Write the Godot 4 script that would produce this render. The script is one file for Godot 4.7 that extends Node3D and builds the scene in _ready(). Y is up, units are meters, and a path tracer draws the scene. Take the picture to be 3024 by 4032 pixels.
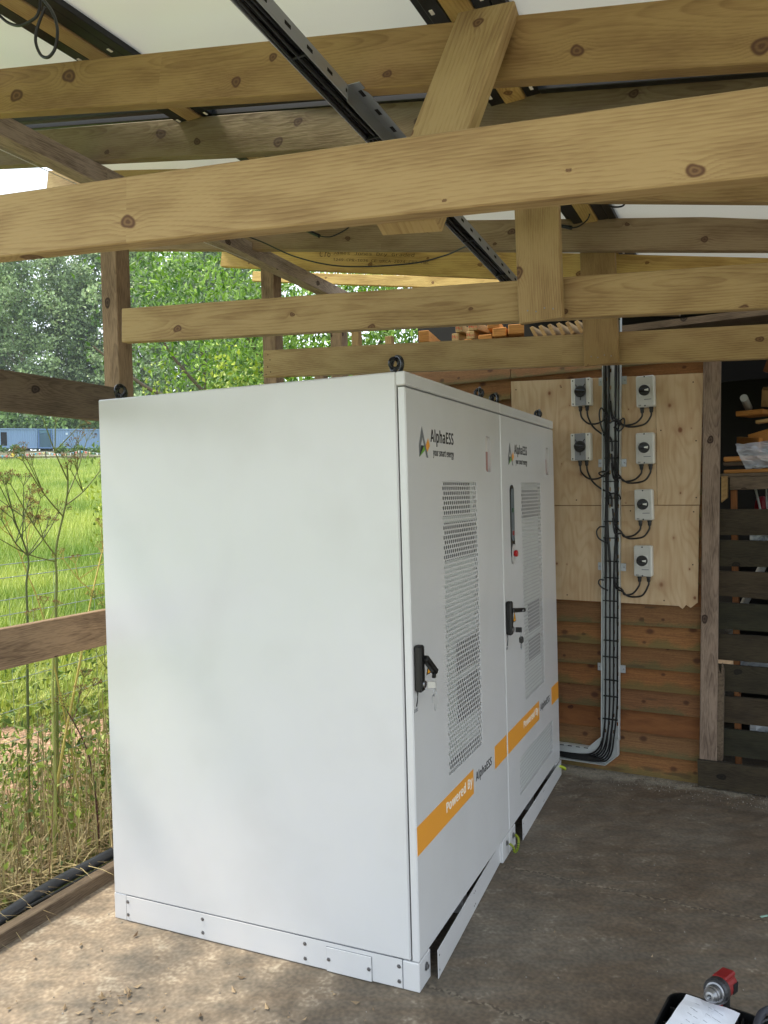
extends Node3D

# ------------------------------------------------------------------ helpers
var counts = {}
var M = {}
var rng = RandomNumberGenerator.new()

func S(s, y, q):                      # the shed's own axes (along its back wall, up, out of the wall) to world
	return Vector3(0.995037 * s - 0.0995037 * q, y, -2.5 + 0.0995037 * s + 0.995037 * q)

func shed_basis():
	return Basis(Vector3(0.995037, 0, 0.0995037), Vector3.UP, Vector3(-0.0995037, 0, 0.995037))

func numbered(called, parent):
	var k = str(parent.get_instance_id()) + called
	var n = counts.get(k, 0)
	counts[k] = n + 1
	return called if n == 0 else "%s_%03d" % [called, n]

func put(o, called, parent):
	o.name = numbered(called, parent)
	parent.add_child(o, true)

func tag(o, label, category, group = ""):
	o.set_meta("label", label)
	o.set_meta("category", category)
	if group: o.set_meta("group", group)
	return o

func thing(called, label, category, xf = Transform3D(), group = ""):
	var o = Node3D.new()
	put(o, called, self)
	o.transform = xf
	return tag(o, label, category, group)

func obj(called, st, mat, parent = self):
	var o = MeshInstance3D.new()
	o.mesh = st.commit() if st is SurfaceTool else st
	o.material_override = mat
	put(o, called, parent)
	return o

func struct(called, st, mat, parent = self):
	var o = obj(called, st, mat, parent)
	o.set_meta("kind", "structure")
	return o

func mb():
	var st = SurfaceTool.new()
	st.begin(Mesh.PRIMITIVE_TRIANGLES)
	return st

func tri(st, a, b, c, out, ua = Vector2.ZERO, ub = Vector2.ZERO, uc = Vector2.ZERO):
	var n = (b - a).cross(c - a)
	if n.length() < 1e-12: return
	n = n.normalized()
	if n.dot(out) < 0:                # n points outwards: wind clockwise seen from outside
		n = -n
	else:
		var t = b; b = c; c = t
		t = ub; ub = uc; uc = t
	st.set_normal(n); st.set_uv(ua); st.add_vertex(a)
	st.set_normal(n); st.set_uv(ub); st.add_vertex(b)
	st.set_normal(n); st.set_uv(uc); st.add_vertex(c)

func quad(st, a, b, c, d, out, ua = Vector2.ZERO, ub = Vector2.ZERO, uc = Vector2.ZERO, ud = Vector2.ZERO):
	tri(st, a, b, c, out, ua, ub, uc)
	tri(st, a, c, d, out, ua, uc, ud)

# chamfered box; u runs along the longest side in lengths of lu metres, v round it in lengths of lv metres
func bx(st, xf, size, c = 0.0, uo = 0.0, vo = 0.0, lu = 4.0, lv = 0.3):
	var h = size * 0.5
	c = min(c, min(h.x, min(h.y, h.z)) * 0.6)
	var L = 0
	if size.y > size[L]: L = 1
	if size.z > size[L]: L = 2
	var uvf = func(p, ax):
		var oth = []
		for k in 3:
			if k != ax: oth.append(k)
		var a = oth[0]
		var b = oth[1]
		if b == L:
			a = oth[1]; b = oth[0]
		return Vector2((p[a] / lu) + uo, p[b] / lv + vo + [0.0, 0.85, 0.25][ax])
	var P = func(i, si, j, sj, k, sk, face):
		var v = Vector3()
		v[i] = si * (h[i] - (0.0 if face == i else c))
		v[j] = sj * (h[j] - (0.0 if face == j else c))
		v[k] = sk * (h[k] - (0.0 if face == k else c))
		return v
	for i in 3:
		var j = (i + 1) % 3
		var k = (i + 2) % 3
		for si in [-1.0, 1.0]:
			var v = []
			for w in [[-1.0, -1.0], [1.0, -1.0], [1.0, 1.0], [-1.0, 1.0]]:
				v.append(P.call(i, si, j, w[0], k, w[1], i))
			var n = Vector3(); n[i] = si
			quad(st, xf * v[0], xf * v[1], xf * v[2], xf * v[3], xf.basis * n, uvf.call(v[0], i), uvf.call(v[1], i), uvf.call(v[2], i), uvf.call(v[3], i))
			if c > 0.0:
				for sj in [-1.0, 1.0]:
					var a = P.call(i, si, j, sj, k, -1.0, i)
					var b = P.call(i, si, j, sj, k, 1.0, i)
					var d = P.call(i, si, j, sj, k, 1.0, j)
					var e = P.call(i, si, j, sj, k, -1.0, j)
					n = Vector3(); n[i] = si; n[j] = sj
					quad(st, xf * a, xf * b, xf * d, xf * e, xf.basis * n, uvf.call(a, i), uvf.call(b, i), uvf.call(d, i), uvf.call(e, i))
	if c > 0.0:
		for sx in [-1.0, 1.0]:
			for sy in [-1.0, 1.0]:
				for sz in [-1.0, 1.0]:
					tri(st, xf * P.call(0, sx, 1, sy, 2, sz, 0), xf * P.call(0, sx, 1, sy, 2, sz, 1), xf * P.call(0, sx, 1, sy, 2, sz, 2), xf.basis * Vector3(sx, sy, sz))

func T(p, b = Basis()):
	return Transform3D(b, p)

func box2(st, a, b, c = 0.0):         # box between two corners
	bx(st, T((a + b) * 0.5), (b - a).abs(), c)

func along(a, b, up = Vector3.UP):    # x along a to b, y as near up as can be
	var x = (b - a).normalized()
	var z = x.cross(up).normalized()
	return Basis(x, z.cross(x).normalized(), z)

func smooth(pts, n = 8):
	var r = []
	for i in pts.size() - 1:
		var p0 = pts[max(i - 1, 0)]
		var p1 = pts[i]
		var p2 = pts[i + 1]
		var p3 = pts[min(i + 2, pts.size() - 1)]
		for k in n:
			var t = float(k) / n
			r.append(p1 * 1.0 + (p2 - p0) * 0.5 * t + (p0 * 2.0 - p1 * 5.0 + p2 * 4.0 - p3) * 0.5 * t * t + (p1 * 3.0 - p0 - p2 * 3.0 + p3) * 0.5 * t * t * t)
	r.append(pts[-1])
	return r

func tube(st, pts, r0, r1 = -1.0, n = 8, closed = false):
	if r1 < 0.0: r1 = r0
	var rings = []
	var side = Vector3()
	for i in pts.size():
		var d = pts[(i + 1) % pts.size() if closed else min(i + 1, pts.size() - 1)] - pts[i - 1 if closed or i > 0 else 0]
		d = d.normalized()
		if side == Vector3():
			side = d.cross(Vector3.UP if abs(d.y) < 0.9 else Vector3.RIGHT).normalized()
		side = (side - d * side.dot(d)).normalized()
		var w = d.cross(side)
		var r = lerp(r0, r1, float(i) / max(1, pts.size() - 1))
		var ring = []
		for k in n:
			var a = TAU * k / n
			var nn = side * cos(a) + w * sin(a)
			ring.append([pts[i] + nn * r, nn])
		rings.append(ring)
	var acc = 0.0
	for i in pts.size() - (0 if closed else 1):
		var j = (i + 1) % pts.size()
		var l = (pts[j] - pts[i]).length()
		for k in n:
			var q = (k + 1) % n
			for e in [[i, k], [j, k], [j, q], [i, k], [j, q], [i, q]]:
				st.set_normal(rings[e[0]][e[1]][1])
				st.set_uv(Vector2(acc + (l if e[0] == j else 0.0), float(e[1]) / n))
				st.add_vertex(rings[e[0]][e[1]][0])
		acc += l
	if not closed:
		for e in [[0, 1], [pts.size() - 1, pts.size() - 2]]:
			var out = pts[e[0]] - pts[e[1]]
			for k in n:
				tri(st, pts[e[0]], rings[e[0]][k][0], rings[e[0]][(k + 1) % n][0], out)

func lathe(st, prof, xf, n = 16):     # profile of (radius, height) round the y axis, closed by caps where radius is 0
	for i in prof.size() - 1:
		var a = prof[i]
		var b = prof[i + 1]
		var d = b - a
		var nr = Vector2(d.y, -d.x).normalized()
		for k in n:
			var a0 = TAU * k / n
			var a1 = TAU * (k + 1) / n
			var e0 = Vector3(cos(a0), 0, sin(a0))
			var e1 = Vector3(cos(a1), 0, sin(a1))
			var p = [e0 * a.x + Vector3(0, a.y, 0), e1 * a.x + Vector3(0, a.y, 0), e1 * b.x + Vector3(0, b.y, 0), e0 * b.x + Vector3(0, b.y, 0)]
			var m = ((e0 + e1) * 0.5 * nr.x + Vector3(0, nr.y, 0))
			quad(st, xf * p[0], xf * p[1], xf * p[2], xf * p[3], xf.basis * m)

func prism(st, poly, xf, depth, lu = 1.0):   # polygon in xy, from z 0 to z depth
	var pv = PackedVector2Array(poly)
	var t = Geometry2D.triangulate_polygon(pv)
	for i in range(0, t.size(), 3):
		for z in [0.0, depth]:
			var p = []
			for k in 3: p.append(Vector3(pv[t[i + k]].x, pv[t[i + k]].y, z))
			tri(st, xf * p[0], xf * p[1], xf * p[2], xf.basis * Vector3(0, 0, 1 if (z == depth) == (depth > 0) else -1), pv[t[i]] / lu, pv[t[i + 1]] / lu, pv[t[i + 2]] / lu)
	var area = 0.0
	for i in pv.size():
		area += pv[i].cross(pv[(i + 1) % pv.size()])
	for i in pv.size():
		var a = pv[i]
		var b = pv[(i + 1) % pv.size()]
		var n2 = Vector2((b - a).y, -(b - a).x) * sign(area)
		quad(st, xf * Vector3(a.x, a.y, 0), xf * Vector3(b.x, b.y, 0), xf * Vector3(b.x, b.y, depth), xf * Vector3(a.x, a.y, depth), xf.basis * Vector3(n2.x, n2.y, 0), a / lu, b / lu, b / lu + Vector2(0, depth / lu), a / lu + Vector2(0, depth / lu))

# a sheet in the xy plane of xf with rectangular holes [x0, y0, x1, y1] that have walls depth deep
func holed(st, xf, x0, y0, x1, y1, holes, depth):
	var xs = [x0, x1]
	var ys = [y0, y1]
	for h in holes:
		for v in [h[0], h[2]]:
			if not xs.has(v): xs.append(v)
		for v in [h[1], h[3]]:
			if not ys.has(v): ys.append(v)
	xs.sort(); ys.sort()
	var N = xf.basis * Vector3(0, 0, 1)
	for i in xs.size() - 1:
		for j in ys.size() - 1:
			var cx = (xs[i] + xs[i + 1]) * 0.5
			var cy = (ys[j] + ys[j + 1]) * 0.5
			var inside = false
			for h in holes:
				if cx > h[0] and cx < h[2] and cy > h[1] and cy < h[3]: inside = true
			if inside: continue
			quad(st, xf * Vector3(xs[i], ys[j], 0), xf * Vector3(xs[i + 1], ys[j], 0), xf * Vector3(xs[i + 1], ys[j + 1], 0), xf * Vector3(xs[i], ys[j + 1], 0), N)
	for h in holes:
		var c = [Vector2(h[0], h[1]), Vector2(h[2], h[1]), Vector2(h[2], h[3]), Vector2(h[0], h[3])]
		var m = Vector2((h[0] + h[2]) / 2, (h[1] + h[3]) / 2)
		for k in 4:
			var a = c[k]
			var b = c[(k + 1) % 4]
			var o = m - (a + b) / 2
			quad(st, xf * Vector3(a.x, a.y, 0), xf * Vector3(b.x, b.y, 0), xf * Vector3(b.x, b.y, -depth), xf * Vector3(a.x, a.y, -depth), xf.basis * Vector3(o.x, o.y, 0))

func mat(c, rough = 0.7, metal = 0.0, tex = null):
	var m = StandardMaterial3D.new()
	m.albedo_color = c
	m.roughness = rough
	m.metallic = metal
	if tex: m.albedo_texture = tex
	return m

func noise(sd, freq, oct = 3):
	var n = FastNoiseLite.new()
	n.seed = sd
	n.noise_type = FastNoiseLite.TYPE_SIMPLEX_SMOOTH
	n.frequency = freq
	n.fractal_octaves = oct
	return n

func grain_normal(sd, freq, strength, size = 512):
	var t = NoiseTexture2D.new()
	t.width = size; t.height = size
	t.seamless = true
	t.as_normal_map = true
	t.bump_strength = strength
	var n = noise(sd, freq, 4)
	t.noise = n
	return t

# sawn timber: 4 m by 0.3 m, growth rings that bend round knots; knots as [u, v, radius]
func wood(sd, light, dark, knotc, freq, knots, W = 2048, H = 160, weather = 0.0):
	var LU = 4.0
	var LV = 0.3
	var warp = PackedFloat32Array(); warp.resize(W * H)
	var kd = PackedFloat32Array(); kd.resize(W * H)
	for k in knots:
		var kr = k[2] * 1.08
		var cx = int(k[0] / LU * W)
		var cy = int(k[1] / LV * H)
		var rx = int(kr * 6.0 / LU * W)
		var ry = int(kr * 4.0 / LV * H)
		for yy in range(cy - ry, cy + ry + 1):
			for xx in range(cx - rx, cx + rx + 1):
				var du = (xx - cx) * LU / W / kr
				var dv = (yy - cy) * LV / H / kr
				var d2 = du * du * 0.55 + dv * dv
				var ix = posmod(yy, H) * W + posmod(xx, W)
				warp[ix] += kr * 1.1 * exp(-d2 * 0.30)
				var d = sqrt(d2 / 0.8) * (1.0 + 0.07 * sin(atan2(dv, du) * 3.0 + k[0] * 9.0) + 0.10 * sin(atan2(dv, du) * 2.0 + k[0] * 5.0))
				if abs(dv) < 0.16 and abs(du) < 3.4 and k[2] > 0.007 and sin(k[0] * 40.0) > -0.3: kd[ix] = max(kd[ix], 0.55 * (1.0 - abs(du) / 3.4))
				if d < 1.25: kd[ix] = max(kd[ix], clamp((1.25 - d) * 4.0, 0.0, 1.0) * (0.74 + 0.22 * sin(d * 9.0)))
	var n1 = noise(sd, 1.0, 2)
	var n2 = noise(sd + 9, 1.0, 2)
	var by = PackedByteArray(); by.resize(W * H * 3)
	var vc = 0.13
	for x in W:
		var u = x * LU / W
		var hh = 0.035 + 0.03 * n1.get_noise_2d(u * 0.8, 3.0)
		var sh = 0.03 * n1.get_noise_2d(u * 0.6, 40.0)
		for y in H:
			var v = y * LV / H
			var ix = y * W + x
			var dv = v - vc - sh
			var r = sqrt(dv * dv + hh * hh) + warp[ix] + 0.0016 * n2.get_noise_2d(u * 2.2, v * 24.0)
			var f = fposmod(r * freq, 1.0)
			var ring = f * f * (1.0 - smoothstep(0.86, 1.0, f))
			var fib = n2.get_noise_2d(u * 14.0, v * 700.0)
			var blot = n1.get_noise_2d(u * 3.0, v * 9.0 + 20.0)
			var t = clamp(ring * 0.55 + fib * 0.26 + blot * 0.50 + 0.08 + weather * fib * 0.5, 0.0, 1.0)
			var c = light.lerp(dark, t)
			if kd[ix] > 0.0: c = c.lerp(knotc, kd[ix])
			var o = ix * 3
			by[o] = int(clamp(c.r, 0, 1) * 255); by[o + 1] = int(clamp(c.g, 0, 1) * 255); by[o + 2] = int(clamp(c.b, 0, 1) * 255)
	return ImageTexture.create_from_image(Image.create_from_data(W, H, false, Image.FORMAT_RGB8, by))

func woodmat(tex, tint, rough = 0.78):
	var m = mat(tint, rough, 0.0, tex)
	m.normal_enabled = true
	m.normal_texture = M.woodn
	m.normal_scale = 0.35
	m.uv1_scale = Vector3(1, 1, 1)
	return m

# a board whose top edge on its broad face runs from a to b (world), h tall, th thick
func board(called, label, category, group, a, b, h, th, m, uo = 0.0, vo = 0.0, up = Vector3.UP):
	var bs = along(a, b, up)
	var st = mb()
	bx(st, Transform3D(), Vector3((b - a).length(), h, th), 0.003, uo, vo)
	var o = obj(called, st, m)
	o.transform = Transform3D(bs, (a + b) * 0.5 - bs.y * h * 0.5)
	return tag(o, label, category, group)

func text(called, parent, s, xf, width, height, m, font = "Droid Sans"):   # lettering width by height (capitals), lower left at xf
	var t = TextMesh.new()
	var f = SystemFont.new()
	f.font_names = PackedStringArray([font])
	if font == "Droid Sans" and called == "lettering": f.font_weight = 600
	t.font = f
	t.text = s
	t.font_size = 64
	t.pixel_size = 0.01
	t.depth = 0.02
	t.curve_step = 2.0
	t.horizontal_alignment = HORIZONTAL_ALIGNMENT_LEFT
	var a = t.get_aabb()
	var o = MeshInstance3D.new()
	o.mesh = t
	o.material_override = m
	put(o, called, parent)
	var k = Vector3(width / a.size.x, height / a.size.y, 0.03)
	o.transform = xf * Transform3D(Basis.from_scale(k), Vector3(-a.position.x * k.x, -a.position.y * k.y, 0.0))
	return o

func leafmesh(l, w, fold = 0.3):
	var st = mb()
	var b = Vector3(0, 0, 0); var t = Vector3(0, l, -l * 0.12)
	var lf = Vector3(-w * 0.5, l * 0.45, w * fold); var rt = Vector3(w * 0.5, l * 0.45, w * fold)
	for e in [[b, lf, t], [b, t, rt]]:
		var n = (e[1] - e[0]).cross(e[2] - e[0]).normalized()
		for p in e:
			st.set_normal(-n); st.add_vertex(p)
	return st.commit()

func leafmat(c = Color.WHITE, back = Color(0.3, 0.4, 0.08)):
	var m = mat(c, 0.55)
	m.vertex_color_use_as_albedo = true
	m.cull_mode = BaseMaterial3D.CULL_DISABLED
	m.backlight_enabled = true
	m.backlight = back
	return m

func copies(called, parent, mesh, m, xfs, cols):
	var mm = MultiMesh.new()
	mm.transform_format = MultiMesh.TRANSFORM_3D
	mm.use_colors = true
	mm.mesh = mesh
	mm.instance_count = xfs.size()
	for i in xfs.size():
		mm.set_instance_transform(i, xfs[i])
		mm.set_instance_color(i, cols[i])
	var o = MultiMeshInstance3D.new()
	o.multimesh = mm
	o.material_override = m
	put(o, called, parent)
	o.set_meta("kind", "stuff")
	return o

func rnd(a, b): return rng.randf_range(a, b)
func gauss(): return Vector3(rng.randfn(), rng.randfn(), rng.randfn())
func spin():
	return Basis(Vector3(rnd(-1, 1), rnd(-1, 1), rnd(-1, 1)).normalized(), rnd(0, TAU))

func ground_y(x, z):
	var d = -x * 0.69 - z * 0.72 - 7.0
	d = clamp(d, 0.0, 170.0)
	return -0.03 + 0.077 * max(0.0, d - 1.5 * (1.0 - exp(-d / 1.5)))

func polar(deg, dist):                # a place so many metres from the camera's foot at a compass bearing (0 = -z, 90 = -x)
	var a = deg_to_rad(deg)
	var x = 1.02758 - sin(a) * dist
	var z = 2.47056 - cos(a) * dist
	return Vector3(x, ground_y(x, z), z)

# ------------------------------------------------------------------ scene
func _ready():
	rng.seed = 7
	var cam = Camera3D.new()
	cam.name = "camera"
	add_child(cam)
	cam.transform = Transform3D(Basis(Vector3.UP, 0.42399) * Basis(Vector3.RIGHT, -0.01988) * Basis(Vector3(0, 0, 1), -0.02616), Vector3(1.02758, 1.68443, 2.47056))
	cam.fov = 65.1868
	cam.near = 0.05
	cam.far = 900.0
	cam.current = true
	var we = WorldEnvironment.new()
	we.name = "environment"
	var env = Environment.new()
	env.background_mode = Environment.BG_SKY
	var sky = Sky.new()
	var sm = ProceduralSkyMaterial.new()
	sm.sky_top_color = Color(0.80, 0.86, 0.93)
	sm.sky_horizon_color = Color(0.93, 0.95, 0.95)
	sm.sky_curve = 0.2
	sm.ground_horizon_color = Color(0.45, 0.5, 0.38)
	sm.ground_bottom_color = Color(0.25, 0.27, 0.2)
	sm.energy_multiplier = 1.0
	sky.sky_material = sm
	env.sky = sky
	env.tonemap_mode = Environment.TONE_MAPPER_LINEAR
	env.tonemap_exposure = 2.85
	env.sdfgi_enabled = true
	env.ssao_enabled = true
	env.ssil_enabled = true
	env.fog_enabled = true
	env.fog_density = 0.0003
	env.fog_light_color = Color(0.86, 0.9, 0.92)
	we.environment = env
	add_child(we)
	var sun = DirectionalLight3D.new()
	sun.name = "sun"
	sun.light_color = Color(1.0, 0.95, 0.86)
	sun.light_energy = 0.7
	sun.light_angular_distance = 13.0
	sun.shadow_enabled = true
	add_child(sun)
	sun.look_at_from_position(Vector3(-6, 10.5, 1.2), Vector3.ZERO)

	make_materials()
	make_ground()
	make_shed()
	make_wall()
	make_roof()
	make_back_room()
	make_cabinets()
	make_electrics()
	make_overhead()
	make_floor_things()
	make_edge()
	make_weeds()
	make_field()

func make_materials():
	M.woodn = grain_normal(3, 0.05, 3.0)
	var L = Color(0.775, 0.67, 0.475)
	var D = Color(0.58, 0.46, 0.295)
	var K = Color(0.40, 0.27, 0.17)
	M.tex_a = wood(11, L, D, K, 125.0, [[0.004, 0.1985, 0.014], [1.207, 0.172, 0.011], [0.753, 0.168, 0.003], [0.99, 0.1985, 0.0035], [0.35, 0.02, 0.009], [0.9, 0.03, 0.006], [1.35, 0.11, 0.008], [1.92, 0.075, 0.006], [2.42, 0.06, 0.016], [2.9, 0.12, 0.009], [3.4, 0.05, 0.012], [3.7, 0.1, 0.02], [2.1, 0.25, 0.008], [3.1, 0.21, 0.012]])
	M.tex_b = wood(23, L, D, K, 150.0, [[0.3, 0.05, 0.013], [0.42, 0.11, 0.01], [0.8, 0.04, 0.009], [1.1, 0.1, 0.018], [1.3, 0.06, 0.012], [1.7, 0.04, 0.016], [1.78, 0.11, 0.014], [2.3, 0.08, 0.019], [2.62, 0.05, 0.008], [3.0, 0.12, 0.011], [3.35, 0.06, 0.02], [3.6, 0.11, 0.02], [1.5, 0.21, 0.01], [2.6, 0.23, 0.014]])
	M.tex_c = wood(37, L, D, K, 105.0, [[0.25, 0.1, 0.009], [0.62, 0.03, 0.007], [0.7, 0.09, 0.014], [1.25, 0.12, 0.008], [1.6, 0.05, 0.012], [2.0, 0.1, 0.006], [2.35, 0.07, 0.01], [2.95, 0.04, 0.015], [3.3, 0.11, 0.007], [3.8, 0.06, 0.011], [0.9, 0.25, 0.012], [2.2, 0.2, 0.009]])
	M.tex_w = wood(51, Color(0.76, 0.71, 0.65), Color(0.47, 0.42, 0.37), Color(0.24, 0.18, 0.14), 150.0, [[0.4, 0.05, 0.012], [0.9, 0.08, 0.016], [1.4, 0.03, 0.01], [1.9, 0.1, 0.015], [2.5, 0.06, 0.012], [3.1, 0.09, 0.014], [3.6, 0.04, 0.01]], 2048, 160, 0.6)
	M.pine = woodmat(M.tex_a, Color(0.84, 0.82, 0.79))
	M.pine2 = woodmat(M.tex_b, Color(0.76, 0.72, 0.64))
	M.pine3 = woodmat(M.tex_c, Color(0.86, 0.85, 0.82))
	M.green = woodmat(M.tex_b, Color(0.64, 0.66, 0.70))
	M.green2 = woodmat(M.tex_c, Color(0.76, 0.76, 0.82))
	M.yellow = woodmat(M.tex_c, Color(1.0, 0.97, 0.80))
	M.orange = woodmat(M.tex_a, Color(0.98, 0.80, 0.58))
	M.clad = woodmat(M.tex_b, Color(0.80, 0.52, 0.28), 0.85)
	M.clad2 = woodmat(M.tex_a, Color(0.62, 0.46, 0.34), 0.85)
	M.grey = woodmat(M.tex_w, Color(0.72, 0.67, 0.64), 0.9)
	M.slat = woodmat(M.tex_w, Color(0.58, 0.55, 0.42), 0.9)
	M.darkwood = woodmat(M.tex_w, Color(0.54, 0.50, 0.45), 0.9)
	M.postwood = woodmat(M.tex_w, Color(0.74, 0.66, 0.57), 0.9)
	M.platewood = woodmat(M.tex_w, Color(0.82, 0.79, 0.76), 0.9)
	M.black = mat(Color(0.035, 0.036, 0.04), 0.45)
	M.blackrail = mat(Color(0.06, 0.065, 0.075), 0.5)
	M.gloss = mat(Color(0.03, 0.03, 0.034), 0.25)
	M.cable = mat(Color(0.045, 0.045, 0.05), 0.42)
	M.white = mat(Color(0.825, 0.825, 0.83), 0.26)
	var sn = NoiseTexture2D.new()
	sn.width = 512; sn.height = 512; sn.seamless = true
	sn.noise = noise(400, 0.006, 4)
	var sg = Gradient.new()
	sg.offsets = PackedFloat32Array([0.0, 0.45, 1.0])
	sg.colors = PackedColorArray([Color(0.972, 0.97, 0.965), Color(0.992, 0.992, 0.99), Color(1, 1, 1)])
	sn.color_ramp = sg
	M.white.albedo_texture = sn
	M.white.uv1_triplanar = true
	M.white.uv1_scale = Vector3(0.6, 0.6, 0.6)
	M.white.metallic_specular = 0.65
	M.whitein = mat(Color(0.80, 0.82, 0.80), 0.6)
	M.steel = mat(Color(0.66, 0.68, 0.70), 0.38, 0.85)
	M.bolt = mat(Color(0.55, 0.55, 0.56), 0.35, 0.9)
	M.dark = mat(Color(0.03, 0.03, 0.032), 0.9)
	M.orangeprint = mat(Color(0.91, 0.62, 0.22), 0.4)
	M.ink = mat(Color(0.07, 0.07, 0.08), 0.5)
	M.greyink = mat(Color(0.44, 0.45, 0.47), 0.45)
	M.greenink = mat(Color(0.42, 0.63, 0.23), 0.45)
	M.darkink = mat(Color(0.16, 0.20, 0.22), 0.45)
	M.whiteprint = mat(Color(0.95, 0.93, 0.88), 0.45)
	M.backsheet = mat(Color(0.90, 0.90, 0.89), 0.28)
	M.backsheet.backlight_enabled = true
	M.backsheet.backlight = Color(0.42, 0.42, 0.40)  # translucency added to brighten the roof underside and the shed
	M.backsheet.cull_mode = BaseMaterial3D.CULL_DISABLED

func make_ground():
	# the field: one sheet out to the horizon
	var st = mb()
	var us = []
	for v in [-520, -360, -260, -200, -170, -150]: us.append(float(v))
	var x = -140.0
	while x < -12.0:
		us.append(x); x += 8.0
	x = -12.0
	while x < 12.0:
		us.append(x); x += 0.75
	for v in [12, 20, 35, 60, 110, 200, 420]: us.append(float(v))
	for i in us.size() - 1:
		for j in us.size() - 1:
			var p = []
			for e in [[0, 0], [1, 0], [1, 1], [0, 1]]:
				var px = us[i + e[0]]
				var pz = us[j + e[1]]
				p.append(Vector3(px, ground_y(px, pz), pz))
			if us[i] >= -2.5 and us[i + 1] <= 5.0 and us[j] >= -6.0 and us[j + 1] <= 5.0:   # under the slab
				for k in 4: p[k].y -= 0.15
			quad(st, p[0], p[1], p[2], p[3], Vector3.UP, Vector2(p[0].x, p[0].z), Vector2(p[1].x, p[1].z), Vector2(p[2].x, p[2].z), Vector2(p[3].x, p[3].z))
	var gt = NoiseTexture2D.new()
	gt.width = 1024; gt.height = 1024; gt.seamless = true
	gt.noise = noise(5, 0.02, 5)
	var ramp = Gradient.new()
	ramp.offsets = PackedFloat32Array([0.0, 0.4, 0.65, 1.0])
	ramp.colors = PackedColorArray([Color(0.30, 0.46, 0.14), Color(0.40, 0.57, 0.18), Color(0.52, 0.64, 0.25), Color(0.64, 0.68, 0.36)])
	gt.color_ramp = ramp
	var gm = mat(Color(0.78, 0.78, 0.72), 0.95, 0.0, gt)
	gm.uv1_scale = Vector3(0.11, 0.11, 1)
	struct("field", st, gm)
	# concrete floor
	var W = 1100
	var by = PackedByteArray(); by.resize(W * W * 3)
	var nb = noise(71, 1.0, 4)
	var nf = noise(72, 1.0, 3)
	var base = Color(0.49, 0.455, 0.405)
	var tan_c = Color(0.60, 0.525, 0.44)
	var brown = Color(0.39, 0.33, 0.265)
	var lightc = Color(0.68, 0.66, 0.60)
	for j in W:
		var wz = -2.7 + 5.2 * j / W
		for i in W:
			var wx = -1.65 + 5.2 * i / W
			var big = nb.get_noise_2d(wx * 0.9, wz * 0.9)
			var mid = nb.get_noise_2d(wx * 6.0 + 30.0, wz * 6.0)
			var fin = nf.get_noise_2d(wx * 45.0, wz * 45.0)
			var st2 = nf.get_noise_2d((wx * 0.4 + wz) * 12.0, (wx - wz * 0.3) * 2.0 + 70.0)
			var c = base
			var wt = clamp((-wx - 0.25) * 0.9 + (wz - 0.1) * 0.25 + mid * 1.0 + big * 0.6, 0.0, 1.0)
			c = c.lerp(tan_c, wt * 0.65)
			c = c.lerp(brown, clamp(0.45 + (wx - 0.1) * 0.30 - wt * 0.5 + big * 0.7 + st2 * 0.4, 0.0, 0.92))  # brown stain, deepened to the right by shade painted into the colour
			c = c.lerp(lightc, clamp(mid * 1.0 - 0.42 + fin * 0.5 - wx * 0.15, 0.0, 0.5))
			c = c.lerp(lightc, clamp((-wz - 2.22 + 0.1 * mid) * 6.0, 0.0, 0.6))
			# shrinkage cracks: thin pale lines that wander across the slab
			for ck in [[-0.98, 0.05], [-0.02, 0.03], [0.46, -0.1]]:
				var dd = abs(wz - (ck[0] + 0.08 * (wx - 0.3) + 0.02 * nf.get_noise_2d(wx * 7.0, ck[0] * 50.0) + 0.012 * mid))
				if wx > 0.0 and dd < 0.012: c = c.lerp(Color(0.62, 0.58, 0.5) if fin > 0.0 else Color(0.25, 0.21, 0.17), (1.0 - dd / 0.012) * 0.55)
			var k = 1.0 + fin * 0.20 + st2 * 0.12 + mid * 0.10
			var o = (j * W + i) * 3
			by[o] = int(clamp(c.r * k, 0, 1) * 255); by[o + 1] = int(clamp(c.g * k, 0, 1) * 255); by[o + 2] = int(clamp(c.b * k, 0, 1) * 255)
	var cm = mat(Color(0.92, 0.92, 0.92), 0.8, 0.0, ImageTexture.create_from_image(Image.create_from_data(W, W, false, Image.FORMAT_RGB8, by)))
	cm.normal_enabled = true
	cm.normal_texture = grain_normal(8, 0.03, 6.0)
	cm.normal_scale = 0.4
	st = mb()
	var u0 = func(p): return Vector2((p.x + 1.65) / 5.2, (p.z + 2.7) / 5.2)
	var N = 44
	var nz = noise(90, 0.9, 3)
	for i in N:
		for j in N:
			var p = []
			for e in [[0, 0], [1, 0], [1, 1], [0, 1]]:
				var px = -1.615 + 5.1 * (i + e[0]) / N
				var pz = -6.0 + 8.4 * (j + e[1]) / N
				p.append(Vector3(px, 0.0 - 0.004 * abs(nz.get_noise_2d(px, pz)), pz))
			quad(st, p[0], p[1], p[2], p[3], Vector3.UP, u0.call(p[0]), u0.call(p[1]), u0.call(p[2]), u0.call(p[3]))
	quad(st, Vector3(-1.615, 0, -6), Vector3(-1.615, 0, 2.4), Vector3(-1.615, -0.2, 2.4), Vector3(-1.615, -0.2, -6), Vector3.LEFT)
	quad(st, Vector3(-1.615, 0, 2.4), Vector3(3.485, 0, 2.4), Vector3(3.485, -0.2, 2.4), Vector3(-1.615, -0.2, 2.4), Vector3.BACK)
	struct("concrete_floor", st, cm)
	# gravel yard in front of the shed, behind the camera
	st = mb()
	quad(st, Vector3(-3.4, -0.02, 2.4), Vector3(14, -0.02, 2.4), Vector3(14, -0.02, 22), Vector3(-3.4, -0.02, 22), Vector3.UP)
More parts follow.
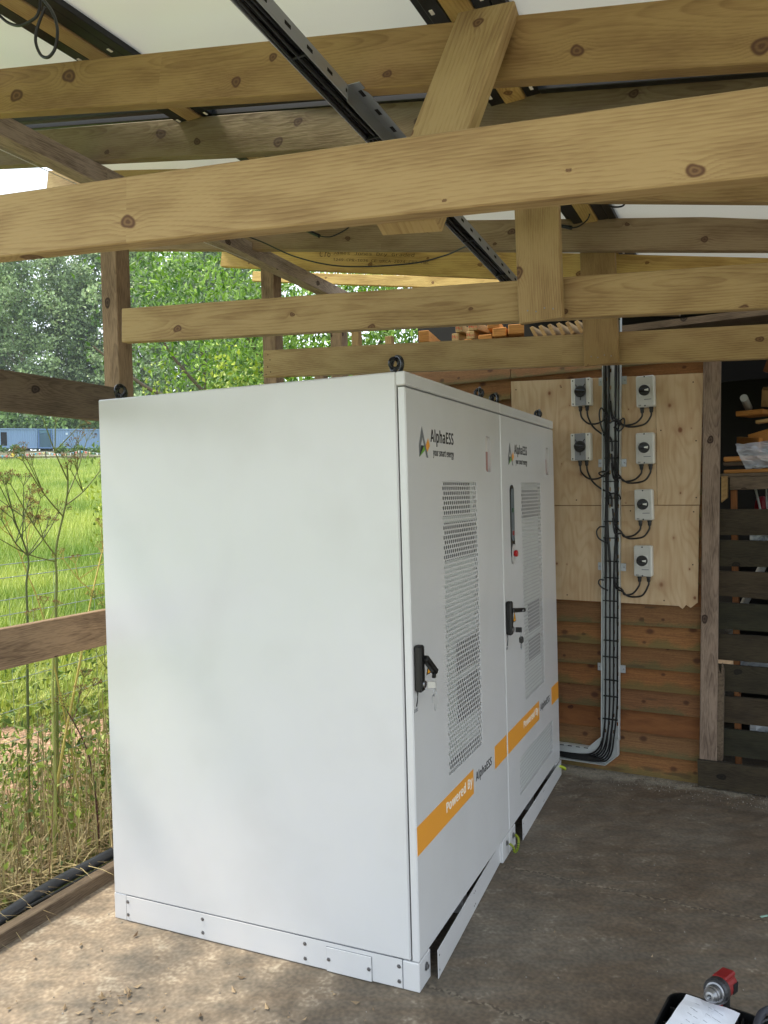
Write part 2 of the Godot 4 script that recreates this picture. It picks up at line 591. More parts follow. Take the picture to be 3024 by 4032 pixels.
	quad(st, Vector3(3.485, -0.02, -6), Vector3(14, -0.02, -6), Vector3(14, -0.02, 2.4), Vector3(3.485, -0.02, 2.4), Vector3.UP)
	struct("yard", st, mat(Color(0.58, 0.55, 0.5), 0.95))

# ------------------------------------------------------------------ timber frame
func make_shed():
	var raft = "rafters under the white panels"
	board("rafter", "pine rafter nearest the top of the photo, crossing it with paired knots at right", "rafter", raft, S(-2.3, 3.455, 3.096), S(2.7, 2.471, 2.866), 0.15, 0.047, M.pine2, 0.12, 0.02)
	board("rafter", "grey-green treated rafter second from the top of the photo, behind the cable tray", "rafter", raft, S(-2.3, 3.501, 2.440), S(2.7, 2.592, 2.278), 0.15, 0.047, M.green, 0.55, 0.02)
	board("rafter", "pine rafter mostly hidden behind the near beam, its end against white sky at left", "rafter", raft, S(-2.42, 3.60, 1.75), S(2.7, 2.555, 1.62), 0.15, 0.047, M.pine, 0.3, 0.5)
	board("rafter", "pale grey rafter just above the two hanger boards, with a loose cable connector in front", "rafter", raft, S(-2.3, 3.384, 1.331), S(2.7, 2.665, 0.681), 0.15, 0.047, M.green2, 0.2, 0.0)
	var r4 = board("rafter", "yellow rafter printed with a C16 timber grade stamp, sawn end over the trees", "rafter", raft, S(-2.245, 3.476, 0.47), S(2.7, 2.50, 0.47), 0.15, 0.047, M.yellow, 0.72, 0.0)
	var inv = r4.transform.affine_inverse()
	var e = r4.transform.basis
	var pm = mat(Color(0.30, 0.24, 0.12), 0.8)
	var bs = Basis(e.x, e.y, e.z)
	for w in [["C16", 0.0, 0.0, 0.085, 0.042], ["James Jones Dry Graded", 0.105, 0.012, 0.60, 0.026], ["1249-CPR-1036 CE UKCA 2074-CPR-TBC", 0.115, -0.022, 0.70, 0.016]]:
		var p = S(-1.42 + w[1], 0, 0.47)
		var lp = inv * Vector3(p.x, 3.3, p.z)
		text("grade_stamp", r4, w[0], Transform3D(Basis(), Vector3(lp.x, 0.012 + w[2], 0.0242)), w[3], w[4], pm, "Droid Sans Mono")
	board("fascia_board", "bright yellow sunlit board beyond the stamped rafter, above the dark inner room", "board", "", S(-2.73, 3.581, -0.454), S(0.9, 2.911, -0.454), 0.08, 0.04, M.yellow, 0.1, 0.1)
	board("tie_beam", "broad near beam crossing the whole picture in front of everything", "beam", "", S(-1.3, 2.495, 3.745), S(2.9, 2.284, 3.066), 0.15, 0.047, M.pine, 0.175, 0.5)
	board("tie_beam", "long level beam from the left post, carrying the wider front hanger board", "beam", "", S(-1.275, 2.5514, 2.2857), S(2.8, 2.369, 1.543), 0.15, 0.047, M.pine3, 0.62, 0.15)
	board("tie_beam", "lowest level beam just over the cabinets, its nailed square end at left", "beam", "", S(-1.42, 2.553, 1.096), S(2.8, 2.345, 0.553), 0.155, 0.047, M.pine3, 0.1, 0.55)
	var t3 = get_node("tie_beam_002")
	var half = (S(2.8, 2.345, 0.553) - S(-1.42, 2.553, 1.096)).length() / 2
	for p in [[0.03, 0.05], [0.045, 0.02], [0.03, -0.02], [0.05, -0.05], [0.02, -0.062]]:
		var hs = mb()
		var zs = 1.0 if t3.transform.basis.z.z > 0 else -1.0
		lathe(hs, [Vector2(0.0035, 0), Vector2(0.0035, 0.0006), Vector2(0, 0.0006)], Transform3D(Basis(Vector3.RIGHT, PI / 2 * zs), Vector3((-half + p[0]), p[1], 0.0235 * zs)), 8)
		obj("nail_hole", hs, mat(Color(0.12, 0.08, 0.05), 0.9), t3)
	# hanger boards
	var hb = "hanger boards joining rafters to beams"
	var defs = [["wider short vertical hanger board with a big dark knot, nailed to the long level beam", S(0.553, 2.80, 2.0), S(0.561, 2.308, 2.0), 0.166, 0.03], ["vertical hanger board behind, running down to the lowest level beam beside the switches", S(0.487, 3.045, 0.93), S(0.494, 2.297, 0.91), 0.168, 0.032]]
	var k = 0
	for d in defs:
		var st = mb()
		var b = along(d[2], d[1], shed_basis().z * -1.0)
		bx(st, Transform3D(), Vector3((d[1] - d[2]).length(), d[4], d[3]), 0.003, 0.62 + k * 0.13, 0.1)
		var o = obj("hanger_board", st, M.pine if k == 0 else M.pine2)
		o.transform = Transform3D(b, (d[1] + d[2]) * 0.5)
		tag(o, d[0], "board", hb)
		k += 1
		var fp = "nail"
		for i in 4:
			st = mb()
			lathe(st, [Vector2(0.0028, 0), Vector2(0.0028, 0.002), Vector2(0, 0.0025)], Transform3D(), 8)
			var nn = obj(fp, st, M.bolt, o)
			nn.transform = Transform3D(Basis(Vector3.RIGHT, PI), Vector3(-(d[1] - d[2]).length() / 2 + 0.035 + 0.008 * (i % 2), -d[4] / 2, -0.05 + 0.032 * i))
	# leaning brace
	var st = mb()
	var a = S(0.768, 2.835, 2.99)
	var c = S(0.700, 2.295, 3.27)
	var b = along(c, a, shed_basis().z * -1.0)
	bx(st, Transform3D(), Vector3((a - c).length() + 0.06, 0.04, 0.15), 0.003, 0.33, 0.3)
	var br = obj("brace_board", st, M.pine3)
	br.transform = Transform3D(b, (a + c) * 0.5)
	tag(br, "slanting brace board leaning from the top rafter down behind the near beam, end grain showing", "board")
	# posts, plate and rails on the open left side
	var posts = [[-1.648, -0.42, 0.094, 3.19, "rough square post at the far left, standing behind the near cabinet's corner"], [-1.648, -1.79, 0.094, 3.16, "second rough post seen left of the lowest beam's nailed end"]]
	for p in posts:
		st = mb()
		bx(st, Transform3D(), Vector3(0.094, p[3] + 0.3, 0.094), 0.004, p[0] + p[1], 0.05)
		var o = obj("post", st, M.postwood)
		o.position = Vector3(p[0], p[3] / 2 - 0.15, p[1] - 0.047)
		tag(o, p[4], "post", "posts along the open left side")
	board("wall_plate", "weathered grey timber plate running back along the open left side under the rafters", "beam", "", Vector3(-1.54, 3.178, 1.6), Vector3(-1.54, 3.128, -2.95), 0.085, 0.08, M.platewood, 0.1, 0.1)
	board("fence_rail", "dark upper rail at the left edge, level with the cabinet's top", "rail", "rails on the open left side", Vector3(-1.60, 2.214, 1.6), Vector3(-1.60, 2.212, -0.43), 0.158, 0.04, M.darkwood, 0.35, 0.02)
	board("fence_rail", "lower rail at the left edge, weeds growing behind it and pale light on its top", "rail", "rails on the open left side", Vector3(-1.60, 1.217, 1.6), Vector3(-1.60, 1.208, -0.75), 0.158, 0.04, M.postwood, 0.0, 0.2)
	# thin studs of the room beyond
	var sd = [[-2.43, 0.07, 2.66, "thin reddish stud farthest left beyond the lowest beam"], [-2.74, 0.094, 3.0, "square rough stud, thickest of those seen through the gap above the cabinets"], [-3.0, 0.06, 3.0, "slim stud right of the thickest one in the gap above the cabinets"], [-3.62, 0.06, 3.0, "slim farthest stud, rightmost in the gap above the cabinets"]]
	for p in sd:
		st = mb()
		bx(st, Transform3D(), Vector3(p[1], p[2] + 0.2, p[1]), 0.003, p[0], 0.1)
		var o = obj("stud", st, M.postwood if p[1] > 0.065 else M.pine2)
		o.position = Vector3(-1.6 - p[1] / 2, p[2] / 2 - 0.1, p[0])
		tag(o, p[3], "stud", "studs of the room beyond the wall")
	# right-hand and front posts that carry the beams outside the frame
	for p in [[2.75, 3.05, 2.6, "far right front"], [2.75, 0.3, 2.6, "far right back"]]:
		st = mb()
		bx(st, Transform3D(), Vector3(0.1, p[2], 0.1), 0.004, p[1], 0.05)
		var o = obj("post", st, M.darkwood)
		o.position = S(p[0], p[2] / 2, p[1])
		tag(o, "rough post outside the picture at the " + p[3] + " of the shed", "post")

# ------------------------------------------------------------------ back wall with cladding, plywood, corner post, slats
func make_wall():
	var B = shed_basis()
	var W = thing("clad_wall", "back wall of overlapping orange-brown feather-edge boards with green algae", "wall", Transform3D(B, S(0, 0, 0)))
	var y = 0.0
	var k = 0
	var cols = [M.clad, M.clad2]
	while y < 2.45:
		var spans = [[-1.44, 0.83]]
		if y > 2.2: spans = [[-1.44, -0.312], [-0.308, 0.83]]
		for sp in spans:
			var st = mb()
			var L = sp[1] - sp[0]
			var y1 = y + 0.148
			var uo = fposmod(k * 0.377 + sp[0], 1.0)
			var vo = fposmod(k * 0.21, 1.0)
			var prof = [Vector2(0.0, y + 0.010), Vector2(0.044, y), Vector2(0.046, y + 0.006), Vector2(0.006, y1), Vector2(0.0, y1)]
			for i in 5:
				var p = prof[i]
				var q = prof[(i + 1) % 5]
				var n = Vector3(0, -(q - p).x, (q - p).y)
				var wob = 0.003
				quad(st, Vector3(sp[0], p.y, p.x), Vector3(sp[1], p.y, p.x + (wob if i == 1 else 0.0)), Vector3(sp[1], q.y, q.x), Vector3(sp[0], q.y, q.x), n, Vector2(uo, 1.0 - (p.y - y) / 0.15), Vector2(uo + L / 2.4, 1.0 - (p.y - y) / 0.15), Vector2(uo + L / 2.4, 1.0 - (q.y - y) / 0.15), Vector2(uo, 1.0 - (q.y - y) / 0.15))
			for sx in [0, 1]:
				var X = sp[sx]
				tri(st, Vector3(X, y, 0), Vector3(X, y + 0.006, 0.046), Vector3(X, y1, 0), Vector3(sx * 2 - 1, 0, 0))
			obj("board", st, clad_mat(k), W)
		y += 0.1265
		k += 1
	# plywood on the cladding
	var ply = plywood_tex()
	var pm = mat(Color(0.96, 0.95, 0.93), 0.7, 0.0, ply)
	var pb = thing("plywood_backboard", "pale knotty plywood backboard on the clad wall behind the switches", "backboard", Transform3D(B, S(0, 0, 0.0365)))
	var sheets = [[Vector2(-0.302, 1.604), Vector2(0.5705, 1.592), Vector2(0.5745, 2.338), Vector2(-0.302, 2.385)], [Vector2(0.573, 1.592), Vector2(0.803, 1.589), Vector2(0.835, 2.326), Vector2(0.577, 2.338)], [Vector2(-0.302, 1.024), Vector2(0.68, 1.012), Vector2(0.70, 0.996), Vector2(0.72, 1.02), Vector2(0.745, 1.004), Vector2(0.775, 1.03), Vector2(0.783, 1.035), Vector2(0.80, 1.585), Vector2(-0.302, 1.600)]]
	for s in sheets:
		var st = mb()
		prism(st, s, Transform3D(), 0.015, 1.5)
		obj("sheet", st, pm, pb)
	for p in [[-0.27, 2.33], [0.02, 2.32], [0.30, 2.31], [0.55, 2.30], [-0.28, 1.95], [0.545, 1.98], [0.60, 2.02], [0.78, 2.28], [0.79, 1.95], [0.785, 1.63], [0.10, 1.63], [-0.28, 1.57], [0.42, 1.56], [0.77, 1.55], [0.76, 1.25], [0.03, 1.05], [0.33, 1.04], [0.60, 1.04]]:
		var sc0 = mb()
		lathe(sc0, [Vector2(0.0042, 0), Vector2(0.0042, 0.0006), Vector2(0, 0.0006)], Transform3D(Basis(Vector3.RIGHT, PI / 2), Vector3(p[0], p[1], 0.015)), 8)
		obj("screw", sc0, mat(Color(0.25, 0.2, 0.14), 0.6, 0.4), pb)
	# corner post
	var st = mb()
	bx(st, Transform3D(), Vector3(2.5, 0.09, 0.075), 0.004, 0.3, 0.1)
	var po = obj("corner_post", st, M.grey)
	var top = S(0.8845, 2.5, 0.04)
	var bot = S(0.818, 0.0, 0.04)
	var bb = along(bot, top, Vector3.RIGHT)
	po.transform = Transform3D(bb, (top + bot) / 2)
	tag(po, "weathered grey corner post right of the plywood, cracked and splintered near its foot", "post")
	var sp = [[[Vector2(-0.79, 0.0), Vector2(-0.98, 0.028), Vector2(-1.16, 0.02), Vector2(-1.13, 0.003), Vector2(-1.04, 0.008)], 0.006, M.yellow], [[Vector2(-0.91, 0.03), Vector2(-1.16, 0.045), Vector2(-1.18, 0.033), Vector2(-1.01, 0.022)], 0.009, M.pine]]
	for s in sp:
		st = mb()
		prism(st, s[0], Transform3D(Basis(), Vector3(0, 0, 0.0375)), s[1])
		obj("splinter", st, s[2], po)
	for s in [[Vector3(-0.98, 0.02, 0.05), Vector3(-1.16, 0.012, 0.046)], [Vector3(-1.0, 0.03, 0.05), Vector3(-1.08, -0.005, 0.056)]]:
		st = mb()
		tube(st, [s[0], (s[0] + s[1]) / 2 + Vector3(0, 0.003, 0), s[1]], 0.0035, 0.0008, 5)
		obj("splinter", st, M.yellow, po)
	for s in [[Vector3(0.96, 0.038, 0.0385), Vector3(0.87, -0.04, 0.0385)], [Vector3(-0.31, -0.03, 0.0385), Vector3(-0.16, -0.044, 0.0385)], [Vector3(-0.38, 0.02, 0.0385), Vector3(-0.24, -0.01, 0.0385)]]:
		st = mb()
		tube(st, [s[0], s[0].lerp(s[1], 0.5) + Vector3(0.006, 0, 0), s[1]], 0.003, 0.0012, 4)
		obj("crack", st, M.dark, po)
	st = mb()
	prism(st, [Vector2(0.855, 0.15), Vector2(0.90, 0.15), Vector2(0.915, 0.66), Vector2(0.905, 0.70), Vector2(0.897, 0.64), Vector2(0.89, 0.655), Vector2(0.885, 0.69), Vector2(0.872, 0.66)], Transform3D(B, S(0, 0, 0.02)), 0.03)
	tag(obj("broken_board", st, M.darkwood), "broken upright board with a jagged top beside the foot of the corner post", "board")
	st = mb()
	prism(st, [Vector2(0.915, 1.60), Vector2(0.945, 1.625), Vector2(0.948, 1.745), Vector2(0.918, 1.745)], Transform3D(B, S(0, 0, 0.0)), 0.05)
	tag(obj("timber_offcut", st, M.pine2), "short pale timber offcut fixed upright beside the corner post under the shelf", "offcut")
	# slatted panel
	var sl = thing("slatted_panel", "dark mossy panel of wide horizontal slats with gaps, right of the corner post", "panel", Transform3D(B, S(0, 0, -0.02)))
	var ys = [[1.385, 1.416, 1.56, 1.56], [1.24, 1.24, 1.388, 1.383], [1.075, 1.058, 1.213, 1.211], [0.885, 0.884, 1.036, 1.03], [0.711, 0.709, 0.859, 0.856], [0.535, 0.535, 0.685, 0.684], [0.358, 0.359, 0.504, 0.509], [0.17, 0.17, 0.319, 0.323]]
	ys[0] = [1.417, 1.413, 1.562, 1.558]
	for i in ys.size():
		var v = ys[i]
		st = mb()
		var sag = 0.0
		prism(st, [Vector2(0.872, v[0]), Vector2(1.2, v[1]), Vector2(1.9, v[1] - 0.004), Vector2(1.9, v[3] - 0.004), Vector2(1.2, v[3]), Vector2(0.872, v[2])], Transform3D(), 0.022, 0.9)
		var o = obj("slat", st, slat_mat(i), sl)
	st = mb()
	bx(st, T(Vector3(1.86, 0.8, -0.04)), Vector3(0.09, 1.6, 0.07), 0.003)
	obj("upright", st, M.darkwood, sl)
	# bottom board across the post foot
	st = mb()
	prism(st, [Vector2(0.776, 0.012), Vector2(0.80, 0.008), Vector2(0.83, 0.018), Vector2(0.86, 0.01), Vector2(1.9, 0.012), Vector2(1.9, 0.158), Vector2(0.774, 0.157)], Transform3D(B, S(0, 0, 0.085)), 0.025, 0.9)
	tag(obj("kick_board", st, slat_mat(4)), "dark green-black bottom board on the floor across the foot of the corner post", "board")
	# shelf over the slats, its frame and what lies on it
	var sh = thing("shelf", "brown timber shelf in the dark opening right of the corner post", "shelf", Transform3D(B, S(0, 0, 0)))
	st = mb(); box2(st, Vector3(0.90, 1.742, -0.55), Vector3(1.9, 1.76, -0.005), 0.002); obj("board", st, M.darkwood, sh)
	st = mb(); box2(st, Vector3(0.953, 1.668, -0.05), Vector3(1.9, 1.741, -0.01), 0.003); obj("rail", st, M.darkwood, sh)
	st = mb(); box2(st, Vector3(0.952, 0.0, -0.09), Vector3(0.985, 1.667, -0.045), 0.003); obj("leg", st, M.clad2, sh)
	var sc = [[0.915, 1.762, 0.50, 0.020, -0.30, 0.06, "lowest rough orange plank on the shelf"], [0.915, 1.806, 0.42, 0.022, -0.32, -0.05, "dark grey plank in the middle of the shelf pile, above the lowest rough plank"], [0.914, 1.829, 0.36, 0.026, -0.30, 0.10, "topmost reddish plank of the shelf pile, under the plastic bag"]]
	for s in sc:
		st = mb()
		bx(st, Transform3D(), Vector3(0.6, s[3], 0.1), 0.004, s[1], 0.3)
		var o = obj("scrap_plank", st, M.orange if s[5] > 0 else M.darkwood)
		o.transform = Transform3D(B * Basis(Vector3.UP, s[5]), S(s[0] + 0.30, s[1] + s[3] / 2, -0.12))
		tag(o, s[6], "plank", "scrap planks on the shelf")
	var more = [[S(0.95, 1.99, -0.5), S(1.10, 1.96, -0.2), 0.09, 0.02, M.orange, "short split board slanting in the dark above the shelf pile, left of another"], [S(1.02, 1.99, -0.35), S(1.32, 2.06, -0.25), 0.10, 0.02, M.orange, "split board slanting up to the right in the dark above the shelf pile"], [S(1.08, 2.06, -0.2), S(1.5, 2.09, -0.1), 0.02, 0.05, M.pine2, "thin pale batten end poking out above the slanting split boards"], [S(0.99, 2.13, -0.4), S(1.14, 2.13, -0.35), 0.03, 0.2, M.orange, "small brown block under the white pipe end in the dark opening"], [S(1.12, 2.44, -0.5), S(1.5, 2.30, -0.45), 0.07, 0.05, M.clad2, "sloping brown timber high in the dark opening at the right edge"]]
	for m in more:
		board("scrap_plank", m[5], "plank", "scrap planks in the dark opening", m[0], m[1], m[2], m[3], m[4], 0.3, 0.4)
	st = mb()
	bx(st, Transform3D(), Vector3(0.045, 0.11, 0.045), 0.003, 0.2, 0.2)
	var ue = obj("timber_offcut", st, M.pine2)
	ue.transform = Transform3D(B * Basis(Vector3(0, 0, 1), -0.12) * Basis(Vector3.RIGHT, 0.5), S(1.115, 2.21, -0.4))
	tag(ue, "pale square timber end standing up in the dark opening, above the white pipe end", "offcut")
	st = mb()
	lathe(st, [Vector2(0, 0), Vector2(0.021, 0), Vector2(0.021, 0.25), Vector2(0, 0.25)], Transform3D(), 20)
	var pe = obj("pipe", st, mat(Color(0.62, 0.63, 0.62), 0.6))
	pe.transform = Transform3D(B * Basis(Vector3.RIGHT, PI / 2 - 0.15), S(1.018, 2.155, -0.42))
	tag(pe, "round end of a grey pipe lying on the small block in the dark opening", "pipe")
	# clear plastic bag
	st = mb()
	var bn = noise(140, 9.0, 3)
	var NB = 26
	var bp = func(i, j):
		var u = float(i) / NB
		var v = float(j) / NB
		var x = lerp(0.985 + 0.05 * v, 1.36, u)
		var yy = lerp(1.925 + 0.02 * u, 1.785, v) + 0.012 * bn.get_noise_2d(u * 0.5, v * 0.5)
		var zz = -0.02 + 0.09 * sin(v * PI) * (0.5 + 0.5 * u) + 0.06 * bn.get_noise_2d(u * 0.45 + 3.0, v * 0.45)
		return Vector3(x, yy, zz)
	for i in NB:
		for j in NB:
			quad(st, bp.call(i, j), bp.call(i + 1, j), bp.call(i + 1, j + 1), bp.call(i, j + 1), Vector3(0, 0, 1))
	var bagm = mat(Color(0.80, 0.82, 0.86, 0.55), 0.12)
	bagm.transparency = BaseMaterial3D.TRANSPARENCY_ALPHA
	bagm.cull_mode = BaseMaterial3D.CULL_DISABLED
	st.generate_normals()
	var bag = obj("plastic_bag", st, bagm)
	bag.transform = Transform3D(B, S(0, 0, 0))
	tag(bag, "crumpled clear plastic bag lying over the shelf pile at the right edge", "bag")

func clad_mat(k):
	var key = "clad%d" % (k % 6)
	if not M.has(key):
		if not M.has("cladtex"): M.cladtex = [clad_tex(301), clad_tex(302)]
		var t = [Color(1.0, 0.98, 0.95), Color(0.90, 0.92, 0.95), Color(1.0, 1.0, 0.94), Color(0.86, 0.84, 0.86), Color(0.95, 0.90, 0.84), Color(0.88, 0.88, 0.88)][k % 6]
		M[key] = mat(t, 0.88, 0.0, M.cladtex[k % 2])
	return M[key]

func clad_tex(sd):                    # one stained board, 2.4 m by 0.15 m, algae creeping up from its lower edge
	var W = 1200
	var H = 76
	var n1 = noise(sd, 1.0, 3)
	var r = RandomNumberGenerator.new(); r.seed = sd
	var kn = []
	for i in 9: kn.append([r.randf() * W, r.randf_range(12, 64), r.randf_range(3.0, 7.0)])
	var by = PackedByteArray(); by.resize(W * H * 3)
	for y in H:
		for x in W:
			var f = n1.get_noise_2d(x * 0.006, y * 0.55)
			var fi = n1.get_noise_2d(x * 0.09, y * 2.2 + 50.0)
			var c = Color(0.60, 0.43, 0.26).lerp(Color(0.41, 0.275, 0.16), clamp(0.4 + f * 0.7 + fi * 0.35, 0.0, 1.0))
			for k in kn:
				var d = sqrt(pow((x - k[0]) * 0.7, 2) + pow(y - k[1], 2)) / k[2]
				if d < 1.5: c = c.lerp(Color(0.30, 0.18, 0.10), clamp(1.5 - d, 0.0, 0.8))
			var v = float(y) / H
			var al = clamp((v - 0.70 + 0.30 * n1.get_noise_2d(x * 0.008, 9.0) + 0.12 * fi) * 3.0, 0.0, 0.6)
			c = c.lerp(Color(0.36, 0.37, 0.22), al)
			var st = clamp((n1.get_noise_2d(x * 0.004 + 80.0, y * 0.02) - 0.5) * 3.0, 0.0, 0.45)
			c = c.lerp(Color(0.26, 0.20, 0.14), st)
			var o = (y * W + x) * 3
			by[o] = int(clamp(c.r, 0, 1) * 255); by[o + 1] = int(clamp(c.g, 0, 1) * 255); by[o + 2] = int(clamp(c.b, 0, 1) * 255)
	return ImageTexture.create_from_image(Image.create_from_data(W, H, false, Image.FORMAT_RGB8, by))

func slat_mat(k):
	var key = "slat%d" % (k % 4)
	if not M.has(key):
		M[key] = woodmat(M.tex_w, [Color(0.32, 0.30, 0.24), Color(0.29, 0.28, 0.22), Color(0.34, 0.31, 0.25), Color(0.25, 0.26, 0.20)][k % 4], 0.95)
		M[key].uv1_scale = Vector3(0.225, 3.0, 1)
		M[key].uv1_offset = Vector3(0.23 * k, 0.17 * k, 0)
	return M[key]

func plywood_tex():
	var W = 900
	var H = 1080
	var by = PackedByteArray(); by.resize(W * H * 3)
	var n1 = noise(201, 1.0, 3)
	var n2 = noise(202, 1.0, 2)
	var base = Color(0.80, 0.71, 0.585)
	var dk = Color(0.70, 0.58, 0.44)
	var kn = []
	var r = RandomNumberGenerator.new(); r.seed = 33
	for i in 40: kn.append([r.randf_range(0, W), r.randf_range(0, H), 1.6 + 7.0 * pow(r.randf(), 2.5), r.randf_range(0.3, 1.0)])
	for y in H:
		for x in W:
			var st = n1.get_noise_2d(x * 0.05, y * 0.0022)
			var fi = n2.get_noise_2d(x * 0.5, y * 0.012)
			var bl = n1.get_noise_2d(x * 0.006, y * 0.005 + 50.0)
			var fg = n1.get_noise_2d(x * 0.0045, y * 0.0011 + 9.0) * 16.0
			var fig = pow(abs(sin(fg + x * 0.012)), 5.0)
			var c = base.lerp(dk, clamp(0.20 + fig * 0.30 + st * 0.36 + fi * 0.14 + bl * 0.35, 0.0, 1.0))
			var o = (y * W + x) * 3
			by[o] = int(clamp(c.r, 0, 1) * 255); by[o + 1] = int(clamp(c.g, 0, 1) * 255); by[o + 2] = int(clamp(c.b, 0, 1) * 255)
	for k in kn:
		var R = int(k[2] * 3.5)
		for yy in range(-R * 2, R * 2 + 1):
			for xx in range(-R, R + 1):
				var d = sqrt(float(xx * xx) + yy * yy * 0.45) / k[2]
				var t = clamp(1.25 - d, 0.0, 1.0) * k[3] + 0.25 * exp(-d * d * 0.25)
				var o = (posmod(int(k[1]) + yy, H) * W + posmod(int(k[0]) + xx, W)) * 3
				var kc = [110, 64, 36]
				for q in 3: by[o + q] = int(lerp(float(by[o + q]), float(kc[q]), clamp(t, 0.0, 0.9)))
	return ImageTexture.create_from_image(Image.create_from_data(W, H, false, Image.FORMAT_RGB8, by))

# ------------------------------------------------------------------ roof of panels
func roof_p(x, z, off = 0.0):        # on the tops of the rafters
	var s = x * 0.995037 + (z + 2.5) * 0.0995037
	return Vector3(x, 3.06 - 0.2 * s + off, z)

func make_roof():
	var X = [-2.25, -0.95, 0.375, 1.68, 2.98]
	var zr = func(x, q): return -2.5 + (q + 0.0995 * x) / 0.995     # lines across the roof keep the shed's direction
	var qs = [0.12, 2.42, 4.75]
	var names = [["left", "middle-left", "middle-right", "right"], ["back", "front"]]
	for i in 4:
		for j in 2:
			var x0 = X[i] + 0.085
			var x1 = X[i + 1] - 0.085
			var c = []
			for e in [[x0, qs[j] + 0.02], [x1, qs[j] + 0.02], [x1, qs[j + 1] - 0.02], [x0, qs[j + 1] - 0.02]]:
				c.append(roof_p(e[0], zr.call(e[0], e[1]), 0.02))
			var t = thing("roof_panel", "white-backed black-framed roof panel, %s column of the %s row overhead" % [names[0][i], names[1][j]], "roof panel", Transform3D(), "white-backed roof panels overhead")
			var st = mb()
			var up = Vector3(0, 0.028, 0)
			quad(st, c[0] + up, c[1] + up, c[2] + up, c[3] + up, Vector3.DOWN)
			obj("backsheet", st, M.backsheet, t)
			for k in 4:
				st = mb()
				var a = c[k]
				var b = c[(k + 1) % 4]
				var m = (c[0] + c[2]) * 0.5
				var bs = along(a, b)
				var mid = (a + b) * 0.5
				var inw = bs.z * (1.0 if (m - mid).dot(bs.z) > 0 else -1.0)
				bx(st, Transform3D(bs, mid + inw * 0.0165 + Vector3(0, 0.02, 0)), Vector3((b - a).length() - (0.07 if k % 2 == 1 else 0.0), 0.04, 0.033), 0.002)
				obj("frame_bar", st, M.blackrail, t)
	var bt = ["leftmost", "left of the cable tray", "right of the leaning brace", "beyond the right edge", "farthest right"]
	for i in 5:
		var a = roof_p(X[i], zr.call(X[i], 4.75), 0.06)
		var b = roof_p(X[i], zr.call(X[i], 0.12), 0.06)
		board("batten", "pale timber batten between black rails under the roof, " + bt[i], "batten", "battens between the roof panels", b, a, 0.058, 0.068, M.yellow if i % 2 == 0 else M.pine, 0.2 * i, 0.3)
		for s in [-1.0, 1.0]:
			var dx = Vector3(s * 0.06, -0.004, 0)
			var st = mb()
			var bs = along(b, a)
			bx(st, Transform3D(bs, (a + b) / 2 + dx + Vector3(0, -0.025, 0)), Vector3((b - a).length(), 0.05, 0.044), 0.002)
			var o = obj("mounting_rail", st, M.blackrail)
			tag(o, "black mounting rail on the %s side of the batten %s" % ["left" if s < 0 else "right", bt[i]], "rail", "black rails beside the battens")
			for k in 9:
				st = mb()
				var p = b.lerp(a, 0.05 + 0.112 * k) + dx + Vector3(0.006 * s, -0.0515, 0)
				bx(st, Transform3D(bs, p), Vector3(0.022, 0.003, 0.01), 0.001)
				obj("slot_clip", st, M.whiteprint, o)

